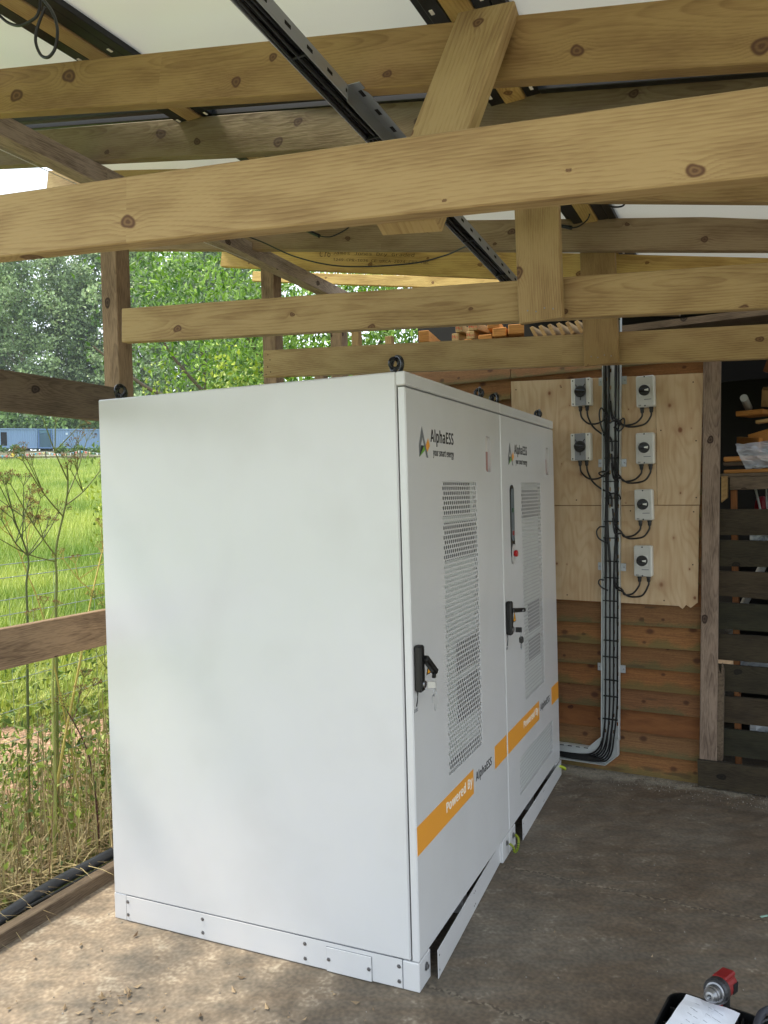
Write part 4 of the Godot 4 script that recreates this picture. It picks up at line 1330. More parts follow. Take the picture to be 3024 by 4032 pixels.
func make_electrics():
	var grey = mat(Color(0.52, 0.53, 0.55), 0.5)
	var pale = mat(Color(0.83, 0.83, 0.81), 0.45)
	var nl = ["upper", "lower"]
	for i in 2:
		var y = [2.192, 1.866][i]
		var s = [0.158, 0.149][i]
		var t = thing("isolator_switch", "%s grey switch with white side strips, left of the vertical cable tray" % nl[i], "switch", wall_xf(s, y, Q0), "isolator switches on the plywood")
		var st = mb(); bx(st, T(Vector3(0, 0.081, 0.03)), Vector3(0.117, 0.162, 0.06), 0.004); obj("housing", st, pale, t)
		st = mb(); bx(st, T(Vector3(0, 0.081, 0.0625)), Vector3(0.066, 0.160, 0.006), 0.002); obj("front_plate", st, grey, t)
		st = mb(); lathe(st, [Vector2(0.034, 0), Vector2(0.034, 0.012), Vector2(0.030, 0.016), Vector2(0, 0.016)], Transform3D(Basis(Vector3.RIGHT, PI / 2), Vector3(0, 0.083, 0.0655)), 24)
		var dl = obj("dial", st, M.black, t)
		st = mb(); bx(st, Transform3D(Basis(Vector3(0, 0, 1), -0.15), Vector3(0, 0.083, 0.0845)), Vector3(0.062, 0.016, 0.008), 0.003); obj("grip", st, M.gloss, dl)
		for a in [0.6, -0.6, PI]:
			st = mb(); bx(st, Transform3D(Basis(Vector3(0, 0, 1), a), Vector3(0, 0.083, 0.0665)) * T(Vector3(0, 0.043, 0)), Vector3(0.005, 0.018, 0.002), 0.0); obj("mark", st, M.black, t)
		for p in [[-0.047, 0.012], [0.047, 0.012], [-0.047, 0.15], [0.047, 0.15]]:
			st = mb(); lathe(st, [Vector2(0.0042, 0), Vector2(0.0042, 0.001), Vector2(0, 0.001)], Transform3D(Basis(Vector3.RIGHT, PI / 2), Vector3(p[0], p[1], 0.0602)), 8); obj("screw", st, M.black, t)
		glands(t, [-0.012, 0.028])
	var nr = ["topmost", "second from the top", "third from the top", "lowest"]
	for i in 4:
		var s = [0.529, 0.519, 0.507, 0.496][i]
		var y = [2.155, 1.829, 1.505, 1.180][i]
		var t = thing("isolator_switch", "pale switch with round black dial, %s of four right of the tray" % nr[i], "switch", wall_xf(s, y, Q0) * Transform3D(Basis(Vector3(0, 0, 1), [0.008, -0.010, 0.004, -0.006][i]), Vector3()), "isolator switches on the plywood")
		var st = mb(); bx(st, T(Vector3(0, 0.09, 0.028)), Vector3(0.100, 0.178, 0.056), 0.006); obj("housing", st, pale, t)
		st = mb(); bx(st, T(Vector3(0, 0.09, 0.060)), Vector3(0.094, 0.172, 0.010), 0.005); obj("lid", st, mat(Color(0.72, 0.72, 0.70), 0.45), t)
		st = mb(); bx(st, T(Vector3(0, 0.094, 0.0662)), Vector3(0.062, 0.066, 0.003), 0.002); obj("dial_plate", st, mat(Color(0.78, 0.78, 0.76), 0.4), t)
		st = mb(); lathe(st, [Vector2(0.031, 0), Vector2(0.031, 0.013), Vector2(0.028, 0.016), Vector2(0, 0.016)], Transform3D(Basis(Vector3.RIGHT, PI / 2), Vector3(0, 0.094, 0.0675)), 24)
		var dl = obj("dial", st, M.black, t)
		st = mb(); bx(st, Transform3D(Basis(Vector3(0, 0, 1), 0.08), Vector3(0, 0.094, 0.086)), Vector3(0.056, 0.017, 0.008), 0.003); obj("grip", st, M.gloss, dl)
		st = mb(); prism(st, [Vector2(0.004, -0.003), Vector2(0.026, -0.007), Vector2(0.026, 0.007), Vector2(0.004, 0.003)], T(Vector3(0, 0.094, 0.0902)), 0.001); obj("pointer", st, pale, dl)
		text("lettering", t, "no", T(Vector3(-0.036, 0.006, 0.0652)), 0.014, 0.008, M.ink)
		st = mb(); box2(st, Vector3(-0.004, 0.040, 0.065), Vector3(0.036, 0.0445, 0.0656)); obj("rating_print", st, M.greyink, t)
		for yy in [0.007, 0.172]:
			st = mb(); lathe(st, [Vector2(0.0045, 0), Vector2(0.0045, 0.001), Vector2(0, 0.001)], Transform3D(Basis(Vector3.RIGHT, PI / 2), Vector3(0.0, yy, 0.0652)), 8); obj("screw", st, M.black, t)
		glands(t, [-0.024, 0.027])
		# two leads to the tray
		var B = shed_basis()
		for g in 2:
			var gx = s + [-0.024, 0.027][g]
			var low = y - [0.095, 0.105][g] - (0.015 if i == 3 else 0.0)
			var tx = 0.335
			var ty = y - 0.02 if g == 0 else y - 0.075
			if i == 0: ty = y - 0.035 - 0.02 * g
			if i == 3: ty = y - 0.05 - 0.02 * g
			var pts = [Vector3(gx, y - 0.03, Q0 + 0.03), Vector3(gx - 0.004, y - 0.055, Q0 + 0.032), Vector3(gx - 0.04, low + 0.008, Q0 + 0.034), Vector3((gx + tx) / 2 - 0.02, low, Q0 + 0.03), Vector3(tx + 0.04, low + 0.03, Q0 + 0.045), Vector3(tx, ty, Q0 + 0.03), Vector3(tx - 0.012, ty + 0.09, Q0 + 0.022)]
			st = mb()
			tube(st, smooth(pts, 7), 0.0052, 0.0052, 8)
			var o = obj("switch_cable", st, M.cable)
			o.transform = wall_xf(0, 0, 0)
			tag(o, "%s black lead looping from the %s pale switch to the tray" % [["left", "right"][g], nr[i]], "cable", "leads between switches and tray")
	for i in 2:
		for g in 2:
			var s = [0.158, 0.149][i] + [-0.012, 0.028][g]
			var y = [2.192, 1.866][i]
			var st = mb()
			var pts
			if g == 0: pts = [Vector3(s, y - 0.03, Q0 + 0.03), Vector3(s + 0.008, y - 0.07, Q0 + 0.033), Vector3(s + 0.05, y - 0.108, Q0 + 0.036), Vector3(s + 0.11, y - 0.110, Q0 + 0.045), Vector3(s + 0.155, y - 0.08, Q0 + 0.045), Vector3(s + 0.172, y - 0.02, Q0 + 0.03), Vector3(s + 0.170, y + 0.06, Q0 + 0.02)]
			else: pts = [Vector3(s, y - 0.03, Q0 + 0.03), Vector3(s + 0.006, y - 0.07, Q0 + 0.033), Vector3(s + 0.035, y - 0.13, Q0 + 0.03), Vector3(s + 0.085, y - 0.175, Q0 + 0.022), Vector3(s + 0.135, y - 0.205, Q0 + 0.02), Vector3(s + 0.14, y - 0.28, Q0 + 0.018)]
			tube(st, smooth(pts, 7), 0.0052, 0.0052, 8)
			var o = obj("switch_cable", st, M.cable)
			o.transform = wall_xf(0, 0, 0)
			tag(o, "%s black lead from the %s grey switch to the tray" % [["left", "right"][g], nl[i]], "cable", "leads between switches and tray")
	# small cable loops that bulge out of the tray
	var loops = [[[0.34, 2.05], [0.40, 2.10], [0.405, 2.06], [0.38, 2.03], [0.35, 2.05]], [[0.30, 1.99], [0.275, 2.05], [0.262, 2.13], [0.275, 2.17], [0.30, 2.13]], [[0.30, 1.60], [0.31, 1.655], [0.35, 1.665], [0.375, 1.64], [0.362, 1.625]], [[0.29, 1.37], [0.245, 1.40], [0.232, 1.44], [0.250, 1.468], [0.275, 1.468]], [[0.285, 1.09], [0.255, 1.11], [0.238, 1.135], [0.245, 1.155], [0.262, 1.15]], [[0.30, 1.76], [0.262, 1.775], [0.255, 1.79], [0.29, 1.795], [0.31, 1.78]], [[0.30, 1.98], [0.31, 2.06], [0.35, 2.09], [0.385, 2.08], [0.36, 2.03]]]
	var ln = ["under the topmost pale switch on the right of the tray", "above the lower grey switch on the left of the tray", "beside the third pale switch", "bulging left of the tray above the lowest pale switch", "as two cut ends left of the tray near the plywood's foot", "tight coil left of the tray under the lower grey switch", "arching over the tray between the two grey switches"]
	for i in loops.size():
		var pts = []
		for k in loops[i].size():
			var p = loops[i][k]
			pts.append(Vector3(p[0], p[1], Q0 + 0.02 + (0.026 if k > 0 and k < loops[i].size() - 1 else 0.004)))
		var st = mb()
		tube(st, smooth(pts, 8), 0.0045, 0.0045, 7)
		var o = obj("cable_loop", st, M.cable)
		o.transform = wall_xf(0, 0, 0)
		tag(o, "small black cable loop " + ln[i], "cable", "cable loops at the tray")
	# vertical tray with its elbow and low horizontal run
	var galv = mat(Color(0.76, 0.78, 0.78), 0.42, 0.3)
	var t = thing("cable_tray", "galvanised slotted cable tray running up the plywood and turning left along the floor", "cable tray", wall_xf(0.282, 0.2, Q0 + 0.002))
	t.transform.basis = t.transform.basis * Basis(Vector3(0, 0, 1), -0.024)
	var holes = []
	for k in 56:
		for x in [-0.036, -0.012, 0.014, 0.036]:
			if (k + int((x + 0.05) * 40)) % 2 == 0: holes.append([x - 0.005, 0.03 + k * 0.05, x + 0.005, 0.052 + k * 0.05])
	var st = mb()
	holed(st, Transform3D(), -0.05, 0.0, 0.05, 2.85, holes, 0.002)
	obj("base", st, galv, t)
	for x in [-0.0515, 0.0515]:
		st = mb(); bx(st, T(Vector3(x, 1.425, 0.018)), Vector3(0.003, 2.85, 0.038), 0.001); obj("flange", st, galv, t)
		for y in [0.425, 1.03, 1.645, 2.128]:
			st = mb(); bx(st, T(Vector3(x + sign(x) * 0.016, y, 0.0)), Vector3(0.030, 0.046, 0.003), 0.001)
			var br = obj("bracket", st, M.steel, t)
			st = mb(); lathe(st, [Vector2(0.005, 0), Vector2(0.004, 0.003), Vector2(0, 0.004)], Transform3D(Basis(Vector3.RIGHT, PI / 2), Vector3(x + sign(x) * 0.02, y, 0.0015)), 8); obj("screw", st, M.bolt, br)
	for k in 15:
		st = mb(); bx(st, T(Vector3(-0.002 + 0.004 * (k % 3), 0.12 + k * 0.118 + 0.02 * (k % 2), 0.021)), Vector3(0.088, 0.006, 0.016), 0.002); obj("cable_tie", st, M.black, t)
	var el = Node3D.new()
	put(el, "elbow", t)
	el.transform = Transform3D(Basis(Vector3(0, 0, 1), 0.024), Vector3(-0.282, -0.2, 0))
	st = mb()
	prism(st, [Vector2(0.231, 0.2), Vector2(0.231, 0.197), Vector2(0.156, 0.131), Vector2(-0.75, 0.131), Vector2(-0.75, 0.037), Vector2(0.257, 0.037), Vector2(0.332, 0.104), Vector2(0.332, 0.2)], T(Vector3(0, 0, -0.002)), 0.002)
	obj("base", st, galv, el)
	for e in [[Vector2(-0.75, 0.131), Vector2(0.156, 0.131)], [Vector2(0.156, 0.131), Vector2(0.231, 0.199)], [Vector2(-0.75, 0.037), Vector2(0.257, 0.037)], [Vector2(0.257, 0.037), Vector2(0.332, 0.104)], [Vector2(0.332, 0.104), Vector2(0.333, 0.2)]]:
		st = mb()
		var a = Vector3(e[0].x, e[0].y, 0.018)
		var b = Vector3(e[1].x, e[1].y, 0.018)
		bx(st, Transform3D(along(a, b, Vector3(0, 1, 0) if abs((b - a).normalized().y) < 0.9 else Vector3.RIGHT), (a + b) / 2), Vector3((b - a).length(), 0.003, 0.04) if abs((b - a).normalized().y) < 0.9 else Vector3((b - a).length(), 0.003, 0.04), 0.001)
		obj("flange", st, galv, el)
	for k in 8:
		st = mb(); box2(st, Vector3(0.12 - k * 0.05, 0.112, 0.0002), Vector3(0.145 - k * 0.05, 0.118, 0.001)); obj("slot", st, M.dark, el)
	# trunk cables
	var offs = [-0.034, -0.031, -0.009, -0.006, 0.014, 0.017, 0.036]
	for i in 7:
		var x = offs[i]
		var pts = [Vector3(-0.7, 0.075 + 0.006 * (i % 3) - 0.0035 * i * 0.5, Q0 + 0.012 + 0.004 * (i % 2)), Vector3(-0.2, 0.082 - 0.004 * i, Q0 + 0.013), Vector3(0.10 + 0.02 * i * 0.6, 0.082 - 0.005 * i, Q0 + 0.014), Vector3(0.20 + 0.012 * i, 0.125 - 0.006 * i, Q0 + 0.016), Vector3(0.272 + x * 0.9, 0.24, Q0 + 0.014)]
		var tops = [1.12, 1.25, 1.85, 2.95, 2.95, 2.95, 2.95]
		var y = 0.42
		while y < 2.98:
			var cx = 0.282 + (y - 0.2) * 0.024
			var w = x + 0.008 * sin(y * 4.1 + i * 1.9) * clamp((y - 1.0) * 2.0, 0.0, 1.0)
			if y > 1.45: w = w * 0.6 + (0.014 if i > 3 else -0.016)
			pts.append(Vector3(cx + clamp(w, -0.042, 0.042), y, Q0 + 0.012 + 0.0095 * (i % 2)))
			y += 0.21
		st = mb()
		tube(st, smooth(pts, 5), 0.0046, 0.0046, 8)
		var o = obj("trunk_cable", st, M.cable)
		o.transform = wall_xf(0, 0, 0)
		tag(o, "long black cable " + ["hard against the left flange of the wall tray, lowermost there", "second from the left flange of the wall tray, ending low", "just left of the wall tray's middle, lying flat on the base", "just left of the wall tray's middle, lying on top", "just right of the wall tray's middle, lying flat on the base", "just right of the wall tray's middle, lying on top", "along the right flange of the wall tray"][i], "cable", "trunk cables in the wall tray")

# ------------------------------------------------------------------ overhead tray, dangling cables, string
func make_overhead():
	var galv = mat(Color(0.66, 0.67, 0.69), 0.40, 0.5)
	var a = S(0.436, 2.81, 3.9)
	var b = S(0.219, 2.615, 1.35)
	var t = thing("cable_tray", "overhead cable tray full of black cables, running back under the rafters", "cable tray")
	var bs = along(a, b)
	var L = (b - a).length()
	t.transform = Transform3D(bs, (a + b) / 2)
	var st = mb(); bx(st, T(Vector3(0, 0.03, 0)), Vector3(L, 0.003, 0.050), 0.001); obj("web", st, galv, t)
	for z in [-0.0265, 0.0265]:
		st = mb(); bx(st, T(Vector3(0, 0.012, z)), Vector3(L, 0.04, 0.003), 0.001)
		var f = obj("flange", st, galv, t)
		for k in 26:
			st = mb(); bx(st, T(Vector3(-L / 2 + 0.08 + k * 0.1, 0.012, z + sign(z) * 0.0018)), Vector3(0.026, 0.009, 0.001), 0.0); obj("slot", st, M.dark, f)
	for k in 6:
		st = mb(); bx(st, T(Vector3(-L / 2 + 0.25 + 0.42 * k, 0.006, 0.0)), Vector3(0.006, 0.030, 0.046), 0.002); obj("cable_tie", st, M.black, t)
	st = mb(); bx(st, T(Vector3(-0.10, 0.028, 0.046)), Vector3(0.62, 0.002, 0.038), 0.0005)
	var ang = obj("joining_angle", st, M.steel, t)
	st = mb(); bx(st, T(Vector3(-0.10, 0.006, 0.0292)), Vector3(0.62, 0.046, 0.002), 0.0005); obj("angle_flange", st, M.steel, ang)
	for k in 6:
		st = mb(); bx(st, T(Vector3(-0.36 + 0.1 * k, 0.0265, 0.048)), Vector3(0.030, 0.001, 0.010), 0.0); obj("slot", st, M.dark, ang)
	for i in 6:
		st = mb()
		var pts = []
		for k in 13:
			var u = k / 12.0
			pts.append(Vector3(lerp(-L / 2 - 0.02, L / 2 + 0.1, u), 0.004 + 0.009 * (i % 3) - 0.006 + 0.004 * sin(u * 17.0 + i * 2.0), -0.0175 + 0.007 * i + 0.003 * sin(u * 11.0 + i)))
		tube(st, smooth(pts, 3), 0.0046, 0.0046, 7)
		var o = obj("overhead_cable", st, M.cable)
		o.transform = t.transform
		tag(o, ["outermost left black cable in the overhead tray", "black cable second from the left in the overhead tray", "black cable just left of the overhead tray's middle", "black cable just right of the overhead tray's middle", "black cable second from the right in the overhead tray", "outermost right black cable in the overhead tray"][i], "cable", "cables in the overhead tray")
	# dangling connectors
	var dang = [["loose cable with a black connector hanging above the cabinets, left of the brace's cut end", [S(-0.60, 3.10, 1.4), S(-0.622, 3.053, 1.4), S(-0.656, 3.031, 1.4), S(-0.741, 3.014, 1.4), S(-0.812, 3.03, 1.4)], S(-0.812, 3.03, 1.4), S(-0.927, 3.094, 1.4)], ["loose cable with a black connector hanging between the two hanger boards", [S(0.515, 3.01, 1.12), S(0.509, 2.972, 1.12), S(0.494, 2.939, 1.12), S(0.454, 2.917, 1.12), S(0.421, 2.916, 1.12)], S(0.421, 2.916, 1.12), S(0.373, 2.934, 1.12)]]
	for d in dang:
		var o = thing("dangling_cable", d[0], "cable")
		st = mb(); tube(st, smooth(d[1], 8), 0.0035, 0.0035, 7); obj("lead", st, M.cable, o)
		st = mb()
		var ax = (d[3] - d[2])
		var n = ax.normalized()
		tube(st, [d[2], d[2] + n * 0.012, d[2] + n * 0.014, d[2] + ax * 0.5, d[2] + ax * 0.52, d[3]], 0.010, 0.0085, 8)
		obj("connector", st, M.black, o)
	st = mb()
	tube(st, smooth([S(-1.436, 3.183, 1.35), S(-1.243, 3.097, 1.35), S(-0.998, 2.967, 1.35), S(-0.708, 2.87, 1.35), S(-0.331, 2.819, 1.35), S(-0.13, 2.825, 1.35), S(0.06, 2.80, 1.5), S(0.26, 2.69, 1.8)], 10), 0.0038, 0.0038, 7)
	tag(obj("sagging_cable", st, M.cable), "thin black cable sagging in a long curve from the grey plate to the overhead tray", "cable")
	st = mb()
	tube(st, smooth([S(0.62, 2.96, 1.3), S(0.63, 2.932, 1.3), S(0.659, 2.912, 1.3), S(0.699, 2.908, 1.3), S(0.715, 2.93, 1.3)], 8), 0.004, 0.004, 7)
	tag(obj("cable_loop", st, M.cable), "small black cable loop just above the right hanger board's top", "cable")
	# loops at the upper left corner
	st = mb()
	tube(st, smooth([S(-0.533, 3.078, 3.40), S(-0.513, 3.053, 3.40), S(-0.474, 3.021, 3.40), S(-0.425, 3.000, 3.40), S(-0.367, 3.000, 3.40), S(-0.346, 3.018, 3.40), S(-0.339, 3.052, 3.40)], 8), 0.0042, 0.0042, 7)
	tag(obj("cable_loop", st, M.cable), "shallow black cable loop hanging in the top left corner of the photo", "cable")
	st = mb()
	tube(st, smooth([S(-0.322, 3.016, 3.40), S(-0.354, 2.977, 3.40), S(-0.366, 2.938, 3.40), S(-0.347, 2.897, 3.40), S(-0.316, 2.882, 3.40), S(-0.287, 2.899, 3.40), S(-0.277, 2.945, 3.40), S(-0.296, 2.996, 3.40), S(-0.335, 3.045, 3.40)], 8), 0.0042, 0.0042, 7)
	tag(obj("cable_loop", st, M.cable), "tear-shaped black cable loop hanging lowest at the top left of the photo", "cable")
	# string along the plate
	st = mb()
	tube(st, [Vector3(-1.55, 3.05, 0.6), Vector3(-1.55, 3.045, -1.0), Vector3(-1.55, 3.10, -2.6)], 0.002, 0.002, 5)
	tag(obj("string_line", st, mat(Color(0.8, 0.79, 0.74), 0.7)), "thin pale string line stretched along the grey plate on the left", "string")

# ------------------------------------------------------------------ tools on the floor at the bottom right
func make_floor_things():
	# cordless drill standing on its battery, chuck toward the camera
	var fwd = Vector3(-0.28, 0.0, 1.0).normalized()
	var t = thing("cordless_drill", "red and black cordless drill standing upright on its battery, chuck toward the camera", "drill", Transform3D(Basis(fwd.cross(Vector3.UP).normalized() * -1.0, Vector3.UP, fwd) * Basis(Vector3.RIGHT, -0.22) * Basis.from_scale(Vector3.ONE * 0.95), Vector3(0.926, 0.0, -0.10)))
	var red = mat(Color(0.50, 0.05, 0.06), 0.5)
	var rub = mat(Color(0.06, 0.06, 0.065), 0.7)
	var gm = mat(Color(0.20, 0.20, 0.21), 0.42, 0.4)
	var ax = Transform3D(Basis(Vector3.RIGHT, PI / 2), Vector3(0, 0.172, 0))
	var st = mb()
	lathe(st, [Vector2(0, -0.085), Vector2(0.022, -0.084), Vector2(0.031, -0.074), Vector2(0.034, -0.05), Vector2(0.034, 0.0), Vector2(0.0355, 0.016), Vector2(0, 0.016)], ax, 24)
	obj("motor_housing", st, red, t)
	st = mb(); bx(st, T(Vector3(0, 0.203, -0.03)), Vector3(0.044, 0.016, 0.10), 0.005); obj("top_shell", st, red, t)
	for k in 4:
		st = mb(); bx(st, T(Vector3(0.0345, 0.172, -0.06 + 0.012 * k)), Vector3(0.003, 0.03, 0.005), 0.0); obj("air_slot", st, rub, t)
	st = mb()
	lathe(st, [Vector2(0.0365, 0.016), Vector2(0.0385, 0.022), Vector2(0.0385, 0.048), Vector2(0.034, 0.058), Vector2(0.029, 0.058)], ax, 28)
	var col = obj("torque_collar", st, gm, t)
	for k in 16:
		st = mb(); var an = TAU * k / 16
		bx(st, Transform3D(Basis(Vector3(0, 0, 1), an), Vector3(cos(an) * 0.0345, 0.172 + sin(an) * 0.0345, 0.042)), Vector3(0.003, 0.005, 0.016), 0.001); obj("ridge", st, rub, col)
	st = mb()
	lathe(st, [Vector2(0.029, 0.058), Vector2(0.0245, 0.06), Vector2(0.0245, 0.085), Vector2(0.0215, 0.088), Vector2(0.0215, 0.098), Vector2(0.013, 0.108), Vector2(0.0065, 0.109), Vector2(0.0065, 0.098), Vector2(0, 0.098)], ax, 24)
	obj("chuck", st, M.bolt, t)
	st = mb()
	tube(st, [Vector3(0, 0.172, 0.098), Vector3(0, 0.172, 0.126)], 0.003, 0.003, 6); obj("bit", st, M.steel, t)
	st = mb()
	tube(st, smooth([Vector3(0, 0.15, -0.03), Vector3(0, 0.11, -0.036), Vector3(0, 0.075, -0.042), Vector3(0, 0.062, -0.042)], 5), 0.021, 0.023, 14); obj("grip", st, rub, t)
	st = mb(); bx(st, T(Vector3(0, 0.125, -0.006)), Vector3(0.014, 0.026, 0.014), 0.004); obj("trigger", st, red, t)
	st = mb(); bx(st, T(Vector3(0, 0.055, -0.03)), Vector3(0.072, 0.022, 0.105), 0.006); obj("foot", st, red, t)
	st = mb(); bx(st, T(Vector3(0, 0.0225, -0.03)), Vector3(0.074, 0.043, 0.11), 0.006); obj("battery", st, rub, t)
	st = mb(); tube(st, smooth([Vector3(0.036, 0.06, -0.02), Vector3(0.05, 0.075, -0.02), Vector3(0.05, 0.09, -0.015), Vector3(0.042, 0.10, -0.01)], 5), 0.003, 0.003, 6); obj("belt_hook", st, M.bolt, t)
	# black tray with compartments
	var tr = thing("tool_tray", "black plastic tool tray with ribbed compartments under the sheet of paper", "tray", Transform3D(Basis(Vector3.UP, -0.18), Vector3(0.895, 0, 0.03)))
	st = mb()
	var ol = stadium(0.27, 0.36, 6, 0.05)
	prism(st, ol, Transform3D(Basis(Vector3.RIGHT, PI / 2), Vector3(0, 0.02, 0)), 0.02); obj("base", st, M.black, tr)
	st = mb()
	for k in ol.size():
		var p = ol[k]; var q = ol[(k + 1) % ol.size()]
		if p.distance_to(q) < 0.0005: continue
		var A = Vector3(p.x, 0.055, -p.y); var Bq = Vector3(q.x, 0.055, -q.y)
		bx(st, Transform3D(along(A, Bq), (A + Bq) / 2), Vector3((Bq - A).length() + 0.004, 0.09, 0.006), 0.0)
	obj("rim", st, M.black, tr)
	for x in [-0.075, 0.0, 0.075]:
		st = mb(); bx(st, T(Vector3(x, 0.055, 0)), Vector3(0.004, 0.07, 0.33), 0.0); obj("rib", st, M.black, tr)
	for z in [-0.11, -0.03, 0.06]:
		st = mb(); bx(st, T(Vector3(0, 0.053, z)), Vector3(0.25, 0.066, 0.004), 0.0); obj("rib", st, M.black, tr)
	# sheet of notes
	var W = 300; var H = 400
	var im = Image.create(W, H, false, Image.FORMAT_RGB8)
	im.fill(Color(0.93, 0.94, 0.97))
	var r = RandomNumberGenerator.new(); r.seed = 5
	var strokes = [[70, 55], [140, 50], [175, 58], [205, 70], [60, 110], [80, 118], [150, 120], [185, 128], [210, 130], [60, 160], [95, 168], [150, 175], [70, 220], [110, 228], [60, 270], [150, 285]]
	for s in strokes:
		var px = float(s[0]); var py = float(s[1])
		for k in 55:
			px += 0.45 + 0.5 * sin(k * 0.9 + s[0]); py += 1.6 * cos(k * 1.1 + s[1]) + 0.15
			for d in 2:
				if px + d < W and py < H and py > 0: im.set_pixel(int(px) + d, int(py), Color(0.55, 0.56, 0.60))
	for c in [[160, 60, 16, 24], [165, 125, 17, 22]]:
		for k in 60:
			var an = TAU * k / 60
			if abs(sin(an)) < 0.95: im.set_pixel(c[0] + int(c[2] * cos(an)), c[1] + int(c[3] * sin(an)), Color(0.5, 0.5, 0.56))
	var pm = mat(Color.WHITE, 0.8, 0.0, ImageTexture.create_from_image(im))
	pm.cull_mode = BaseMaterial3D.CULL_DISABLED
	var o3 = Vector3(0.836, 0.106, -0.148)
	var ux = (Vector3(0.990, 0.106, -0.108) - o3)
	var uy = (Vector3(0.797, 0.106, 0.00) - o3).normalized() * 0.215
	st = mb()
	var nn = noise(4, 3.0, 2)
	for i in 8:
		for j in 8:
			var q = []; var uvs = []
			for e in [[0, 0], [1, 0], [1, 1], [0, 1]]:
				var u = (i + e[0]) / 8.0; var v = (j + e[1]) / 8.0
				q.append(o3 + ux * u + uy * v + Vector3(0, 0.006 * nn.get_noise_2d(u * 0.5, v * 0.5) + 0.002, 0))
				uvs.append(Vector2(u, v))
			quad(st, q[0], q[1], q[2], q[3], Vector3.UP, uvs[0], uvs[1], uvs[2], uvs[3])
	tag(obj("note_paper", st, pm), "white sheet of handwritten notes lying on the black tool tray", "paper")
	# black tool bag at the corner
	var bg = thing("tool_bag", "rounded black bag with a strap at the bottom right corner of the photo", "bag", T(Vector3(1.10, -0.02, -0.03)))
	st = mb()
	var pr = [Vector2(0, 0.0), Vector2(0.085, 0.0), Vector2(0.105, 0.03), Vector2(0.108, 0.07), Vector2(0.095, 0.105), Vector2(0.06, 0.13), Vector2(0, 0.14)]
	lathe(st, pr, Transform3D(Basis.from_scale(Vector3(0.95, 1, 1.3)), Vector3()), 28)
	obj("body", st, mat(Color(0.09, 0.09, 0.11), 0.75), bg)
	for k in 3:
		st = mb()
		var ring = []
		for i in 24: ring.append(Vector3((0.100 - 0.016 * k) * cos(TAU * i / 24), 0.075 + 0.028 * k, (0.13 - 0.02 * k) * sin(TAU * i / 24)))
		tube(st, ring, 0.009, 0.009, 6, true); obj("seam", st, M.black, bg)
	st = mb(); tube(st, smooth([Vector3(-0.06, 0.10, 0.10), Vector3(-0.07, 0.15, 0.05), Vector3(-0.05, 0.175, -0.03), Vector3(0.0, 0.16, -0.1)], 8), 0.011, 0.011, 6); obj("strap", st, mat(Color(0.16, 0.16, 0.19), 0.7), bg)
	# a scrap of pale green plastic and a stick
	st = mb(); bx(st, Transform3D(Basis(Vector3.UP, 0.7), Vector3(1.07, 0.003, -0.95)), Vector3(0.035, 0.003, 0.009), 0.001)
	tag(obj("plastic_scrap", st, mat(Color(0.55, 0.68, 0.62), 0.5)), "tiny pale green plastic scrap on the concrete at the right", "scrap")
	# grit
	var gx = []; var gc = []
	for i in 1900:
		var p = S(rnd(-0.1, 2.4), 0.0, 0.06 + abs(rng.randfn()) * 0.13) if i < 1500 else (Vector3(rnd(-1.5, 2.2), 0, rnd(-2.2, 1.2)) if i < 2300 else Vector3(rnd(-1.56, -1.3), 0, rnd(-0.3, 1.2)))
		if p.x < 0.06 and p.x > -1.36 and p.z < 0.02: continue
		p.y = 0.001
		gx.append(Transform3D(spin() * Basis.from_scale(Vector3(1, rnd(0.5, 1), rnd(0.6, 1)) * rnd(0.0012, 0.0045)), p))
		gc.append(Color(0.09, 0.08, 0.065).lerp(Color(0.34, 0.31, 0.27), rng.randf()))
	var gs = mb()
	seed_mesh(gs, Vector3(0, -1, 0), Vector3.UP, 2.0, 1.0)
	var gmt = mat(Color.WHITE, 0.9)
	gmt.vertex_color_use_as_albedo = true
	tag(copies("grit", self, gs.commit(), gmt, gx, gc), "grit and small stones along the wall and over the concrete floor", "grit")
	# dead leaves on the concrete
	var xs = []; var cs = []
	for i in 90:
		var p = Vector3(rnd(-1.45, -0.1), 0.006, rnd(0.08, 0.75)) if i < 60 else Vector3(rnd(0.15, 1.4), 0.005, rnd(-2.2, 0.1))
		if i > 20 and i < 45: p = Vector3(-0.93 + rng.randfn() * 0.06, 0.006, 0.45 + rng.randfn() * 0.05)
		xs.append(Transform3D(Basis(Vector3.UP, rnd(0, TAU)) * Basis(Vector3.RIGHT, PI / 2 - rnd(0, 0.3)) * Basis.from_scale(Vector3.ONE * rnd(0.25, 0.9 if i < 60 else 0.4)), p))
		cs.append(Color(0.10, 0.06, 0.03).lerp(Color(0.35, 0.25, 0.14), rng.randf()))
	var lf = copies("dead_leaves", self, leafmesh(0.04, 0.018), leafmat(Color.WHITE, Color(0.05, 0.03, 0.01)), xs, cs)
	tag(lf, "scattered dead leaves and bits on the concrete floor", "leaves")

